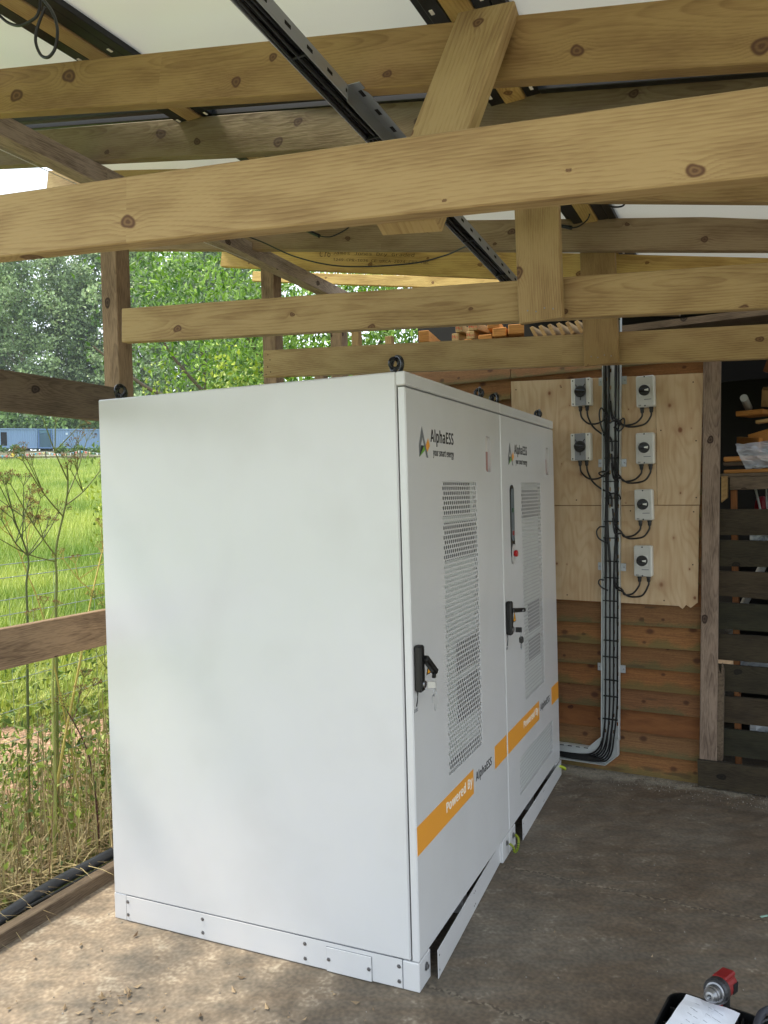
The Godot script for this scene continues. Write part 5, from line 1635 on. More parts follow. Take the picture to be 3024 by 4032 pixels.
# ------------------------------------------------------------------ slab edge
func make_edge():
	var st = mb()
	bx(st, Transform3D(), Vector3(2.9, 0.13, 0.052), 0.004, 0.3, 0.2)
	var o = obj("timber_edging", st, M.darkwood)
	o.transform = Transform3D(along(Vector3(-1.61, 0, 1.1), Vector3(-1.575, 0, -1.8)), Vector3(-1.600, -0.008, -0.35))
	tag(o, "weathered timber edging along the left edge of the concrete, beside the black pipe", "edging")
	st = mb()
	tube(st, smooth([Vector3(-1.62, 0.05, 1.3), Vector3(-1.672, 0.055, 0.35), Vector3(-1.70, 0.058, 0.0), Vector3(-1.675, 0.062, -0.35), Vector3(-1.68, 0.05, -0.9), Vector3(-1.72, 0.02, -1.6)], 10), 0.025, 0.025, 14)
	tag(obj("black_pipe", st, mat(Color(0.17, 0.18, 0.20), 0.45)), "thick black plastic pipe on the ground along the concrete's left edge", "pipe")
	st = mb()
	tube(st, smooth([Vector3(-1.67, 0.04, 1.0), Vector3(-1.668, 0.045, 0.3), Vector3(-1.645, 0.05, 0.0), Vector3(-1.635, 0.045, -0.3), Vector3(-1.66, 0.02, -0.8)], 8), 0.0085, 0.0085, 8)
	tag(obj("thin_cable", st, M.cable), "thin black cable running between the black pipe and the timber edging", "cable")

# ------------------------------------------------------------------ weeds by the shed
func seed_mesh(st, p, d, l, w):
	d = d.normalized()
	var s = d.cross(Vector3.UP if abs(d.y) < 0.9 else Vector3.RIGHT).normalized()
	var u = d.cross(s)
	var m = p + d * l * 0.5
	var r = [m + s * w, m + u * w, m - s * w, m - u * w]
	for k in 4:
		var o = (r[k] + r[(k + 1) % 4]) / 2 - m
		tri(st, p, r[k], r[(k + 1) % 4], o - d)
		tri(st, p + d * l, r[k], r[(k + 1) % 4], o + d)

func umbel(ss, st, p, dir, size):
	for k in 9:
		var a = TAU * k / 9 + rnd(-0.3, 0.3)
		var sp = rnd(0.45, 0.8)
		var side = dir.cross(Vector3.UP if abs(dir.y) < 0.9 else Vector3.RIGHT).normalized()
		var d = (dir + (side * cos(a) + dir.cross(side) * sin(a)) * sp).normalized()
		var e = p + d * size * rnd(0.75, 1.1)
		tube(st, [p, e], 0.0010, 0.0007, 3)
		for j in 6:
			var d2 = (d + Vector3(rnd(-1, 1), rnd(-0.4, 1), rnd(-1, 1)) * 0.9).normalized()
			var f = e + d2 * size * 0.25
			tube(st, [e, f], 0.0006, 0.0005, 3)
			if rng.randf() < 0.75: seed_mesh(ss, f, d2, 0.009, 0.0022)

func umbellifer(label, pts, r, branches, m, sm):
	# pts is the stem's line; branches are [index along the stem 0..1, tip offset, umbel size]
	var t = thing("dead_umbellifer", label, "weed", T(pts[0]), "tall dead umbellifers behind the rails")
	var lp = []
	for p in pts: lp.append(p - pts[0])
	var st = mb()
	var ss = mb()
	var sp = smooth(lp, 5)
	tube(st, sp, r * 0.8, r * 0.38, 7)
	umbel(ss, st, lp[-1], (lp[-1] - lp[-2]).normalized(), 0.055)
	for b in branches:
		var i = int(clamp(b[0] * (sp.size() - 1), 0, sp.size() - 1))
		var p0 = sp[i]
		var tip = p0 + b[1]
		var mid = p0 + b[1] * 0.5 + Vector3(0, -0.02, 0)
		tube(st, smooth([p0, mid, tip], 4), r * 0.38, r * 0.2, 6)
		umbel(ss, st, tip, (tip - mid).normalized(), b[2])
		for k in 2:
			var d = Vector3(rnd(-0.10, 0.10), rnd(0.08, 0.2), rnd(-0.12, 0.12))
			tube(st, [mid, mid + d], r * 0.3, r * 0.18, 5)
			umbel(ss, st, mid + d, d.normalized(), b[2] * 0.8)
	obj("stem", st, m, t)
	obj("seed_heads", ss, sm, t)

func fern_mesh():
	var st = mb()
	var L = 0.22
	for k in 8:
		var u = 0.10 + 0.112 * k
		var y = u * L
		var w = L * 0.46 * (1.02 - u) * (0.85 + 0.3 * sin(k * 2.3))
		for s in [-1.0, 1.0]:
			for j in 4:
				var a = Vector3(s * w * j / 4.0, y + w * 0.5 * j / 4.0, -0.02 * u - 0.01 * j * 0.25)
				var b = Vector3(s * w * (j + 1.0) / 4.0, y + w * 0.5 * (j + 1.0) / 4.0, -0.02 * u - 0.012 * j * 0.25)
				var h = 0.008 * (1.0 - j * 0.2)
				for q in [[a, b, a.lerp(b, 0.7) + Vector3(0, h, 0.003)], [a, a.lerp(b, 0.8) + Vector3(0, -h * 0.8, 0.003), b]]:
					var fn = -(q[1] - q[0]).cross(q[2] - q[0]).normalized()
					for p in q:
						st.set_normal(fn); st.add_vertex(p)
	for q in [[Vector3(-0.002, -0.06, 0), Vector3(0.002, -0.06, 0), Vector3(0, L, -0.02)]]:
		var fn2 = -(q[1] - q[0]).cross(q[2] - q[0]).normalized()
		for p in q:
			st.set_normal(fn2); st.add_vertex(p)
	return st.commit()

func blade_mesh(l, w, bend):
	var st = mb()
	var n = 4
	for k in n:
		var u0 = float(k) / n
		var u1 = float(k + 1) / n
		var p = func(u, s): return Vector3(s * w * 0.5 * (1.0 - u * u), l * u * (1.0 - 0.25 * bend * u), bend * l * u * u * 0.7)
		for e in [[p.call(u0, -1), p.call(u0, 1), p.call(u1, 1)], [p.call(u0, -1), p.call(u1, 1), p.call(u1, -1)]]:
			var nb = -(e[1] - e[0]).cross(e[2] - e[0]).normalized()
			for v in e:
				st.set_normal(nb); st.add_vertex(v)
	return st.commit()

func make_weeds():
	var green = mat(Color(0.40, 0.44, 0.20), 0.6)
	var darkg = mat(Color(0.30, 0.34, 0.18), 0.6)
	var brown = mat(Color(0.50, 0.38, 0.23), 0.8)
	var straw = mat(Color(0.66, 0.60, 0.30), 0.7)
	var V = func(x, y, z): return Vector3(x, y, z)
	umbellifer("tallest dead umbellifer, green stem forking above the lower rail toward the blue containers", [V.call(-2.2, -0.03, -0.52), V.call(-2.2, 0.7, -0.55), V.call(-2.2, 1.12, -0.563), V.call(-2.2, 1.31, -0.575), V.call(-2.2, 1.46, -0.578), V.call(-2.2, 1.728, -0.663), V.call(-2.2, 1.89, -0.67)], 0.011, [[0.78, V.call(0.0, 0.28, 0.24), 0.06], [0.84, V.call(-0.05, 0.30, -0.20), 0.06], [0.80, V.call(0.03, 0.18, -0.22), 0.05], [0.60, V.call(0.0, 0.14, 0.34), 0.06], [0.66, V.call(0.05, 0.36, 0.30), 0.05], [0.90, V.call(0.0, 0.34, 0.16), 0.05]], green, brown)
	umbellifer("dark-stemmed dead umbellifer at the left edge, second tallest, crossing the wire fence", [V.call(-2.2, -0.03, -0.35), V.call(-2.2, 0.8, -0.37), V.call(-2.2, 1.12, -0.384), V.call(-2.2, 1.30, -0.385), V.call(-2.2, 1.413, -0.403), V.call(-2.2, 1.52, -0.37), V.call(-2.2, 1.62, -0.32)], 0.009, [[0.72, V.call(0, 0.20, -0.20), 0.06], [0.90, V.call(0, 0.22, 0.06), 0.06], [0.86, V.call(0.0, 0.26, -0.02), 0.05], [0.7, V.call(0.02, 0.18, 0.16), 0.05]], darkg, brown)
	umbellifer("yellow slanting umbellifer stalk leaning right behind the lower rail", [V.call(-2.05, -0.03, -0.30), V.call(-2.1, 0.45, -0.48), V.call(-2.15, 0.85, -0.66), V.call(-2.2, 1.15, -0.80), V.call(-2.3, 1.40, -1.0)], 0.010, [[0.8, V.call(-0.1, 0.18, 0.1), 0.05], [0.95, V.call(-0.1, 0.15, -0.15), 0.05]], straw, brown)
	umbellifer("yellow stalk leaning left across the dark-stemmed umbellifer", [V.call(-2.1, -0.03, -0.62), V.call(-2.15, 0.6, -0.55), V.call(-2.2, 1.12, -0.48), V.call(-2.25, 1.36, -0.43), V.call(-2.3, 1.62, -0.36)], 0.006, [[0.9, V.call(0, 0.12, 0.12), 0.05], [0.8, V.call(-0.05, 0.16, -0.1), 0.05]], straw, brown)
	umbellifer("purple-brown bent stalk low beside the near cabinet's left edge", [V.call(-1.85, -0.03, -0.45), V.call(-1.87, 0.25, -0.46), V.call(-1.9, 0.5, -0.44), V.call(-1.95, 0.72, -0.36)], 0.007, [[0.9, V.call(-0.03, 0.1, -0.08), 0.04]], mat(Color(0.32, 0.20, 0.18), 0.7), brown)
	umbellifer("thick pale green stalk standing upright under the lower rail", [V.call(-1.9, -0.03, -0.22), V.call(-1.92, 0.4, -0.26), V.call(-1.98, 0.8, -0.32), V.call(-2.0, 1.06, -0.36)], 0.013, [[0.95, V.call(-0.06, 0.12, 0.05), 0.04]], mat(Color(0.55, 0.58, 0.30), 0.6), brown)
	umbellifer("grey-brown dead stalk leaning at the far left below the lower rail", [V.call(-2.0, -0.03, -0.02), V.call(-2.1, 0.4, 0.02), V.call(-2.2, 0.8, 0.06), V.call(-2.2, 1.0, 0.1)], 0.008, [[0.9, V.call(-0.03, 0.1, 0.08), 0.05]], mat(Color(0.40, 0.35, 0.28), 0.8), brown)
	umbellifer("green stalk hugging the near cabinet's left edge below the lower rail", [V.call(-1.9, -0.03, -0.62), V.call(-1.95, 0.4, -0.66), V.call(-2.0, 0.8, -0.74), V.call(-2.1, 1.1, -0.82)], 0.007, [[0.9, V.call(-0.05, 0.15, 0.0), 0.05], [0.7, V.call(-0.03, 0.12, 0.08), 0.05]], green, straw)
	# stock fence
	var f = thing("wire_fence", "galvanised wire stock fence across the grass behind the weeds", "fence")
	var wm = mat(Color(0.62, 0.66, 0.66), 0.45, 0.6)
	for y in [1.39, 1.32, 1.205, 1.125, 0.95, 0.78, 0.62, 0.46, 0.30, 0.15]:
		var st = mb()
		tube(st, smooth([Vector3(-2.5, y, 1.6), Vector3(-2.5, y - 0.012, -0.4), Vector3(-2.5, y + 0.006, -2.2), Vector3(-2.5, y, -6)], 4), 0.0024, 0.0024, 5)
		obj("strand", st, wm, f)
	for k in 40:
		var z = 1.4 - k * 0.15
		var st = mb()
		tube(st, [Vector3(-2.503, 0.0, z), Vector3(-2.503, 1.32 if k % 3 == 0 else 1.205, z + 0.01)], 0.0013, 0.0013, 4)
		obj("stay", st, wm, f)
	# mulch
	var st2 = mb()
	var nz = noise(17, 0.6, 3)
	var pts = []
	for i in 22:
		for j in 26:
			var q = []
			for e in [[0, 0], [1, 0], [1, 1], [0, 1]]:
				var x = -2.55 - 3.3 * (i + e[0]) / 22.0
				var z = 1.5 - 6.5 * (j + e[1]) / 26.0
				x += 0.4 * nz.get_noise_2d(z * 1.3, x)
				q.append(Vector3(x, ground_y(x, z) + 0.012, z))
			quad(st2, q[0], q[1], q[2], q[3], Vector3.UP, Vector2(q[0].x, q[0].z), Vector2(q[1].x, q[1].z), Vector2(q[2].x, q[2].z), Vector2(q[3].x, q[3].z))
	var mt = NoiseTexture2D.new()
	mt.width = 512; mt.height = 512; mt.seamless = true; mt.noise = noise(44, 0.06, 4)
	var rp = Gradient.new()
	rp.offsets = PackedFloat32Array([0.0, 0.45, 0.7, 1.0])
	rp.colors = PackedColorArray([Color(0.32, 0.23, 0.17), Color(0.55, 0.42, 0.33), Color(0.70, 0.58, 0.47), Color(0.82, 0.72, 0.60)])
	mt.color_ramp = rp
	struct("mulch_path", st2, mat(Color.WHITE, 0.95, 0.0, mt))
	# loose vegetation, nobody could count it
	var xs = []; var cs = []
	var place = func(x0, x1, z0, z1): return Vector3(rnd(x0, x1), 0.0, rnd(z0, z1))
	for i in 6500:
		var p = place.call(-2.55, -1.74, -2.4, 1.0)
		if rng.randf() < 0.3: p.x = -1.76 - abs(rng.randfn()) * 0.15
		if p.x > -1.80: p.x -= 0.15
		p.y = -0.02 + rnd(0.0, 0.08)
		var lay = rng.randf() < 0.82
		xs.append(Transform3D(Basis(Vector3.UP, rnd(0, TAU)) * Basis(Vector3.RIGHT, rnd(0.9, 1.5) if lay else rnd(-0.5, 0.5)) * Basis.from_scale(Vector3.ONE * rnd(0.5, 1.3)), p))
		cs.append(Color(0.20, 0.13, 0.06).lerp(Color(0.52, 0.44, 0.22), rng.randf()))
	tag(copies("dry_grass", self, blade_mesh(0.30, 0.0055, 0.5), leafmat(Color.WHITE, Color(0.2, 0.16, 0.06)), xs, cs), "matted dry straw and dead grass between the concrete edge and the fence", "dry grass")
	xs = []; cs = []
	for i in 8500:
		var p = place.call(-3.2, -1.80, -3.0, 1.0)
		var h = rng.randf() * rng.randf() * 0.95
		p.y = h
		xs.append(Transform3D(spin() * Basis.from_scale(Vector3.ONE * rnd(0.5, 1.3)), p))
		cs.append(Color(0.05, 0.10, 0.015).lerp(Color(0.34, 0.42, 0.07), rng.randf()))
	for i in 2400:
		var p = place.call(-6.5, -3.2, -6.0, -0.5)
		p.y = ground_y(p.x, p.z) + rng.randf() * rng.randf() * 0.5
		xs.append(Transform3D(spin() * Basis.from_scale(Vector3.ONE * rnd(0.8, 2.0)), p))
		cs.append(Color(0.06, 0.12, 0.02).lerp(Color(0.20, 0.30, 0.05), rng.randf()))
	tag(copies("weed_leaves", self, leafmesh(0.042, 0.024), leafmat(), xs, cs), "small green weed leaves growing among the stalks at the fence", "weeds")
	xs = []; cs = []
	for i in 300:
		var p = place.call(-2.7, -1.9, -1.6, 0.6)
		p.y = 1.02 - abs(rng.randfn()) * 0.28 if i % 3 else rnd(0.05, 0.8)
		xs.append(Transform3D(Basis(Vector3.UP, rnd(0, TAU)) * Basis(Vector3.RIGHT, rnd(0.5, 1.5)) * Basis.from_scale(Vector3.ONE * rnd(0.28, 0.6)), p))
		cs.append(Color(0.16, 0.26, 0.04).lerp(Color(0.52, 0.52, 0.10), rng.randf()))
	tag(copies("fern_leaves", self, fern_mesh(), leafmat(Color.WHITE, Color(0.45, 0.45, 0.08)), xs, cs), "feathery yellow-green leaves under the lower rail", "weeds")
	xs = []; cs = []
	for i in 900:
		var p = place.call(-2.6, -1.75, -2.0, 0.8)
		p.y = -0.02
		xs.append(Transform3D(Basis(Vector3.UP, rnd(0, TAU)) * Basis(Vector3.RIGHT, rnd(-0.25, 0.35)) * Basis.from_scale(Vector3(1, rnd(0.5, 1.5), 1)), p))
		cs.append(Color(0.16, 0.10, 0.05).lerp(Color(0.40, 0.38, 0.14), rng.randf()))
	tag(copies("weed_stalks", self, blade_mesh(0.6, 0.005, 0.15), leafmat(Color.WHITE, Color(0.1, 0.08, 0.03)), xs, cs), "thin upright weed stalks under the lower rail", "weeds")

# ------------------------------------------------------------------ field, containers, trees
func far_at(lat, dist, h = 0.0):      # sideways and forward from the camera's foot toward the containers
	var a = deg_to_rad(47.0)
	var p = Vector3(1.02758, 0, 2.47056) + Vector3(-sin(a), 0, -cos(a)) * dist + Vector3(cos(a), 0, -sin(a)) * lat
	p.y = ground_y(p.x, p.z) + h
	return p

func far_basis(): return Basis(Vector3.UP, deg_to_rad(47.0))     # x to the right as the camera sees it, z toward the camera

func container(label, lat0, lat1, dist, m, kind):
	var w = lat1 - lat0
	var base = far_at((lat0 + lat1) / 2, dist)
	base.y = 9.15
	var t = thing("shipping_container", label, "container", Transform3D(far_basis(), base), "blue containers at the far side of the field")
	var st = mb()
	bx(st, T(Vector3(0, 1.3, -1.3)), Vector3(w - 0.04, 2.5, 2.3), 0.0); obj("box", st, m, t)
	st = mb()
	var n = int(w / 0.28)
	var gap = []
	if kind == 1: gap = [w * 0.5 - 4.35, w * 0.5 - 3.6]
	for k in n:
		var x0 = -w / 2 + 0.12 + (w - 0.24) * k / n
		var x1 = -w / 2 + 0.12 + (w - 0.24) * (k + 1) / n
		if kind == 1 and x1 > gap[0] and x0 < gap[1]: continue
		var q = x1 - x0
		var px = [x0, x0 + q * 0.25, x0 + q * 0.5, x0 + q * 0.75, x1]
		var pz = [0.0, 0.0, 0.05, 0.05, 0.0]
		for j in 4:
			quad(st, Vector3(px[j], 0.15, pz[j] - 0.12), Vector3(px[j + 1], 0.15, pz[j + 1] - 0.12), Vector3(px[j + 1], 2.48, pz[j + 1] - 0.12), Vector3(px[j], 2.48, pz[j] - 0.12), Vector3(0, 0, 1))
	if kind != 2: obj("corrugated_side", st, m, t)
	for y in [0.08, 2.54]:
		st = mb(); bx(st, T(Vector3(0, y, -0.06)), Vector3(w, 0.14, 0.14), 0.01); obj("rail", st, m, t)
	for x in [-w / 2 + 0.07, w / 2 - 0.07]:
		st = mb(); bx(st, T(Vector3(x, 1.3, -0.06)), Vector3(0.14, 2.36, 0.13), 0.01); obj("corner_post", st, m, t)
	var dk = mat(Color(0.05, 0.06, 0.07), 0.8)
	if kind == 1:
		st = mb(); bx(st, T(Vector3((gap[0] + gap[1]) / 2, 1.25, -0.13)), Vector3(0.72, 1.75, 0.05), 0.0); obj("doorway", st, dk, t)
		st = mb(); bx(st, Transform3D(Basis(Vector3.UP, 0.25), Vector3(gap[0] - 0.45, 1.25, 0.12)), Vector3(0.9, 1.85, 0.05), 0.01); obj("open_door", st, mat(Color(0.52, 0.63, 0.76), 0.6), t)
	if kind == 2:
		var dm = mat(Color(0.24, 0.36, 0.42), 0.6)
		st = mb(); bx(st, T(Vector3(0, 1.02, -0.08)), Vector3(w - 0.5, 1.9, 0.06), 0.01); obj("door", st, dm, t)
		st = mb(); bx(st, T(Vector3(0, 2.23, -0.09)), Vector3(w - 0.4, 0.42, 0.05), 0.01); obj("header_panel", st, mat(Color(0.30, 0.44, 0.50), 0.6), t)
		for x in [-0.3, 0.32]:
			st = mb(); bx(st, T(Vector3(x, 1.02, -0.03)), Vector3(0.05, 1.9, 0.05), 0.0); obj("lock_bar", st, dm, t)
	if kind == 3:
		for x in [-1.25, 2.4]:
			st = mb(); bx(st, T(Vector3(x, 1.95, -0.03)), Vector3(0.28, 0.28, 0.08), 0.01); obj("wall_light", st, mat(Color(0.72, 0.78, 0.82) if x < 0 else Color(0.2, 0.24, 0.28), 0.5), t)
	return t

func crown(center, rad, clumps, per, cr, col0, col1, xs, cs, size, flat = 0.0):
	for i in clumps:
		var d = gauss().normalized() * pow(rng.randf(), 0.42)
		var c = center + d * rad
		var tone = rng.randf()
		for k in per:
			var p = c + gauss() * cr
			xs.append(Transform3D(spin() * Basis.from_scale(Vector3.ONE * size * rnd(0.6, 1.3)), p))
			cs.append(col0.lerp(col1, pow(clamp(tone * 0.95 + rng.randf() * 0.25 - 0.02, 0.0, 1.0), 1.35)))

func make_poplar(seed_i, h):
	rng.seed = 900 + seed_i
	var t = Node3D.new()
	put(t, "poplar_tree", self)
	var st = mb()
	tube(st, smooth([Vector3(0, -0.5, 0), Vector3(0.15, h * 0.3, 0.1), Vector3(-0.1, h * 0.6, 0), Vector3(0.1, h * 0.95, 0)], 6), 0.42, 0.06, 8)
	for k in 16:
		var y = h * (0.18 + 0.045 * k)
		var a = rnd(0, TAU)
		var l = h * 0.13 * (1.1 - k * 0.045)
		tube(st, [Vector3(0, y, 0), Vector3(cos(a) * l * 0.5, y + l * 0.6, sin(a) * l * 0.5), Vector3(cos(a) * l, y + l * 1.5, sin(a) * l)], 0.12, 0.02, 5)
	obj("trunk", st, mat(Color(0.45, 0.42, 0.36), 0.9), t)
	var xs = []; var cs = []
	for k in 24:
		var u = (k + 0.5) / 24.0
		var y = h * (0.10 + 0.92 * u)
		var R = h * 0.14 * (0.55 + 0.9 * sin(PI * clamp(u * 0.85 + 0.12, 0, 1))) * rnd(0.75, 1.1)
		crown(Vector3(rnd(-1, 1) * R * 0.25, y, rnd(-1, 1) * R * 0.25), Vector3(R, h * 0.05, R), 15, 32, h * 0.017, Color(0.07, 0.12, 0.04), Color(0.42, 0.52, 0.24), xs, cs, rnd(0.8, 1.0))
	copies("crown", t, leafmesh(0.55, 0.42, 0.2), leafmat(Color.WHITE, Color(0.22, 0.30, 0.10)), xs, cs)
	return t

func leafy(called, label, at, spec, leaf, cols, trunk, cat = "tree", group = ""):
	# spec: list of [offset, radii, clumps, leaves per clump, clump radius]; trunk: list of limbs
	var t = thing(called, label, cat, T(at), group)
	if trunk.size():
		var st = mb()
		for l in trunk: tube(st, smooth(l[0], 6), l[1], l[2], 7)
		obj("trunk", st, mat(Color(0.34, 0.29, 0.23), 0.9), t)
	var xs = []; var cs = []
	for s in spec: crown(s[0], s[1], s[2], s[3], s[4], cols[0], cols[1], xs, cs, 1.0)
	copies("crown", t, leaf, leafmat(Color.WHITE, Color(0.45, 0.55, 0.10)), xs, cs)
	return t

func make_field():
	rng.seed = 300
	# blades of grass on the field
	var st = mb()
	for k in 6:
		var a = TAU * k / 6 + rnd(-0.4, 0.4)
		var b = Vector3(cos(a) * rnd(0.0, 0.05), 0, sin(a) * rnd(0, 0.05))
		var tip = b + Vector3(cos(a) * rnd(0.03, 0.12), rnd(0.18, 0.3), sin(a) * rnd(0.03, 0.12))
		var s = Vector3(-sin(a), 0, cos(a)) * 0.006
		var tn = -(s * 2.0).cross(tip - b + s).normalized()
		for p in [b - s, b + s, tip]:
			st.set_normal(tn); st.add_vertex(p)
	var tuft = st.commit()
	var xs = []; var cs = []
	var gn = noise(61, 0.25, 3)
	for i in 62000:
		var dist = 6.8 + 78.0 * pow(rng.randf(), 1.5)
		var p = polar(rnd(32.0, 53.0), dist)
		if p.x > -5.2 and p.z > -5.0 and rng.randf() < 0.8: continue
		var sc = rnd(0.6, 1.3) * (0.8 + dist * 0.02)
		xs.append(Transform3D(Basis(Vector3.UP, rnd(0, TAU)) * Basis.from_scale(Vector3(sc * 1.5, sc, sc * 1.5)), p))
		var tone = clamp(0.5 + gn.get_noise_2d(p.x, p.z) * 0.8 + rnd(-0.3, 0.3), 0.0, 1.0)
		cs.append(Color(0.18, 0.28, 0.03).lerp(Color(0.52, 0.55, 0.13), tone))
	tag(copies("field_grass", self, tuft, leafmat(Color.WHITE, Color(0.30, 0.42, 0.06)), xs, cs), "bright green meadow grass of the field", "grass")
	# containers
	var blue = mat(Color(0.46, 0.56, 0.67), 0.6)
	var blue2 = mat(Color(0.38, 0.50, 0.66), 0.6)
	container("pale blue container at the far left with an open dark doorway", -9.6, -1.1, 115, blue, 1)
	container("narrow blue-green container with a dark teal door, between the two long ones", -1.05, 0.78, 115.2, blue2, 2)
	container("long blue container at the right of the row, two small boxes on its side", 0.83, 6.75, 115, blue, 3)
	# raised bed of sleepers in front of them
	var w = thing("sleeper_bed_wall", "low brown wall of timber sleepers along the far edge of the field", "wall", Transform3D(far_basis(), far_at(0, 93)))
	for k in 2:
		for j in 12:
			st = mb()
			bx(st, T(Vector3(-14 + j * 2.45, 0.16 + 0.3 * k, 0)), Vector3(2.43, 0.29, 0.2), 0.02, j * 0.1, k * 0.3)
			obj("sleeper", st, M.darkwood, w)
	st = mb()
	var q = [far_at(-16, 93.1), far_at(16, 93.1), far_at(16, 120), far_at(-16, 120)]
	for k in 4: q[k].y = far_at(0, 93).y + 0.6 if k < 2 else 9.2
	quad(st, q[0], q[1], q[2], q[3], Vector3.UP)
	struct("raised_bed_soil", st, mat(Color(0.34, 0.33, 0.22), 0.95))
	var bl = leafmesh(0.35, 0.2)
	var bd = [[-5.2, 100, 1.0, "leafy bed plant at the far left below the open container doorway"], [-3.4, 101, 0.8, "leafy bed plant left of the teal door, beside the doorway plant"], [1.6, 100, 0.9, "leafy bed plant right of the teal door, nearest to it"], [3.4, 100, 0.9, "leafy bed plant in front of the long blue container's middle"], [5.3, 101, 1.0, "leafy bed plant at the right end of the long blue container"]]
	for b in bd:
		var p = far_at(b[0], b[1]); p.y = 7.6 + (b[1] - 100) * 0.08
		leafy("bed_plant", b[3], p, [[Vector3(0, 0.35, 0), Vector3(1.1, 0.4, 0.6) * b[2], 14, 16, 0.16]], bl, [Color(0.05, 0.12, 0.03), Color(0.17, 0.27, 0.07)], [], "plant", "plants in the far raised bed")
	# yellow flower heads
	var yf = leafy("flower_bush", "green bush with two big yellow flower heads at the far left of the field edge", far_at(-2.5, 86), [[Vector3(0, 0.35, 0), Vector3(0.5, 0.4, 0.4), 16, 14, 0.12]], bl, [Color(0.04, 0.09, 0.03), Color(0.10, 0.2, 0.05)], [], "plant")
	for e in [Vector3(-0.55, 0.95, 0.2), Vector3(0.45, 0.55, 0.3)]:
		st = mb()
		for k in 10:
			var a = TAU * k / 10
			var d = Vector3(cos(a), sin(a) * 0.7, 0.2)
			quad(st, e, e + d.rotated(Vector3(0, 0, 1), -0.3) * 0.2, e + d * 0.34, e + d.rotated(Vector3(0, 0, 1), 0.3) * 0.2, Vector3(0.6, 0.2, 0.6))
		var ym = mat(Color(0.95, 0.80, 0.10), 0.6); ym.cull_mode = BaseMaterial3D.CULL_DISABLED
		obj("flower_head", st, ym, yf)
	# picnic tables
	var pt = [[-0.75, 88.0, 0.15, "pale picnic table left of the bunting post at the field's far edge"], [0.65, 90.0, -0.2, "pale picnic table right of the first one, behind the bunting post"], [5.6, 88.5, 0.1, "pale picnic table at the right, half hidden by the near cabinet"]]
	var pw = mat(Color(0.80, 0.77, 0.68), 0.8)
	for e in pt:
		var t = thing("picnic_table", e[3], "picnic table", Transform3D(far_basis() * Basis(Vector3.UP, e[2]), far_at(e[0], e[1])), "picnic tables at the far edge of the field")
		for k in 4:
			st = mb(); bx(st, T(Vector3(0, 0.75, -0.27 + 0.18 * k)), Vector3(1.9, 0.05, 0.17), 0.01); obj("top_plank", st, pw, t)
		for z in [-0.75, 0.75]:
			st = mb(); bx(st, T(Vector3(0, 0.45, z)), Vector3(1.9, 0.05, 0.26), 0.01); obj("bench", st, pw, t)
		for x in [-0.65, 0.65]:
			for s in [-1.0, 1.0]:
				st = mb(); bx(st, Transform3D(Basis(Vector3.RIGHT, s * 0.45), Vector3(x, 0.36, s * 0.38)), Vector3(0.06, 0.82, 0.09), 0.01); obj("leg", st, M.darkwood, t)
			st = mb(); bx(st, T(Vector3(x, 0.41, 0)), Vector3(0.05, 0.09, 1.5), 0.01); obj("cross_bar", st, M.darkwood, t)
	# bunting on posts
	for e in [[-0.1, 86.0, 1.25, "short dark post in front of the picnic tables holding the bunting"], [2.95, 82.0, 1.45, "taller dark post right of the picnic tables holding the bunting"], [-7.5, 86.5, 1.2, "bunting post beyond the left edge of the picture"]]:
		st = mb(); bx(st, T(Vector3(0, e[2] / 2 - 0.1, 0)), Vector3(0.1, e[2] + 0.2, 0.1), 0.01)
		var o = obj("bunting_post", st, M.darkwood); o.position = far_at(e[0], e[1])
		tag(o, e[3], "post", "posts of the bunting")
	var a0 = far_at(-7.5, 86.5, 1.15); var a1 = far_at(-0.1, 86.0, 1.22); var a2 = far_at(2.95, 82.0, 1.4); var a3 = far_at(7.5, 84.0, 1.3)
	var bt = thing("bunting", "string of small coloured pennants along the far edge of the field", "bunting", T(a1))
	var bc = [Color(0.85, 0.85, 0.85), Color(0.30, 0.62, 0.72), Color(0.85, 0.35, 0.30), Color(0.90, 0.80, 0.55), Color(0.35, 0.55, 0.40), Color(0.88, 0.88, 0.90), Color(0.45, 0.70, 0.85), Color(0.90, 0.45, 0.40)]
	var bm = []
	for c in bc:
		var mm = mat(c, 0.7); mm.cull_mode = BaseMaterial3D.CULL_DISABLED; bm.append(mm)
	var idx = 0
	for seg in [[a0, a1], [a1, a2], [a2, a3]]:
		var line = []
		for k in 13:
			var u = k / 12.0
			line.append(seg[0].lerp(seg[1], u) - a1 - Vector3(0, 0.28 * sin(PI * u), 0))
		st = mb(); tube(st, line, 0.012, 0.012, 4); obj("cord", st, bm[0], bt)
		var n = int((seg[1] - seg[0]).length() / 0.36)
		for k in n:
			var u = (k + 0.5) / n
			var p = seg[0].lerp(seg[1], u) - a1 - Vector3(0, 0.28 * sin(PI * u), 0)
			var d = (seg[1] - seg[0]).normalized() * 0.13
			st = mb()
			tri(st, p - d, p + d, p - Vector3(0, 0.25, 0), far_basis().z)
			obj("flag", st, bm[idx % 8], bt)
			idx += 1
	# poplars behind the containers
	var pa = make_poplar(1, 34.0)
	var pb = make_poplar(2, 30.0)
	var pg = "tall poplars behind the containers"
	var i = 0
	var plabels = ["outside the picture, farthest left of the row", "outside the picture, second from the left end of the row", "at the far left edge", "second from the left edge", "third from the left edge", "above the open container doorway", "above the narrow teal-door container", "just left of the rough square post", "hidden mostly by the rough square post", "just right of the rough square post", "second right of the rough square post", "third right of the rough square post", "behind the pale-leaved shrubs", "deep behind the leafy tree by the studs", "nearest the store room", "farthest right of the row"]
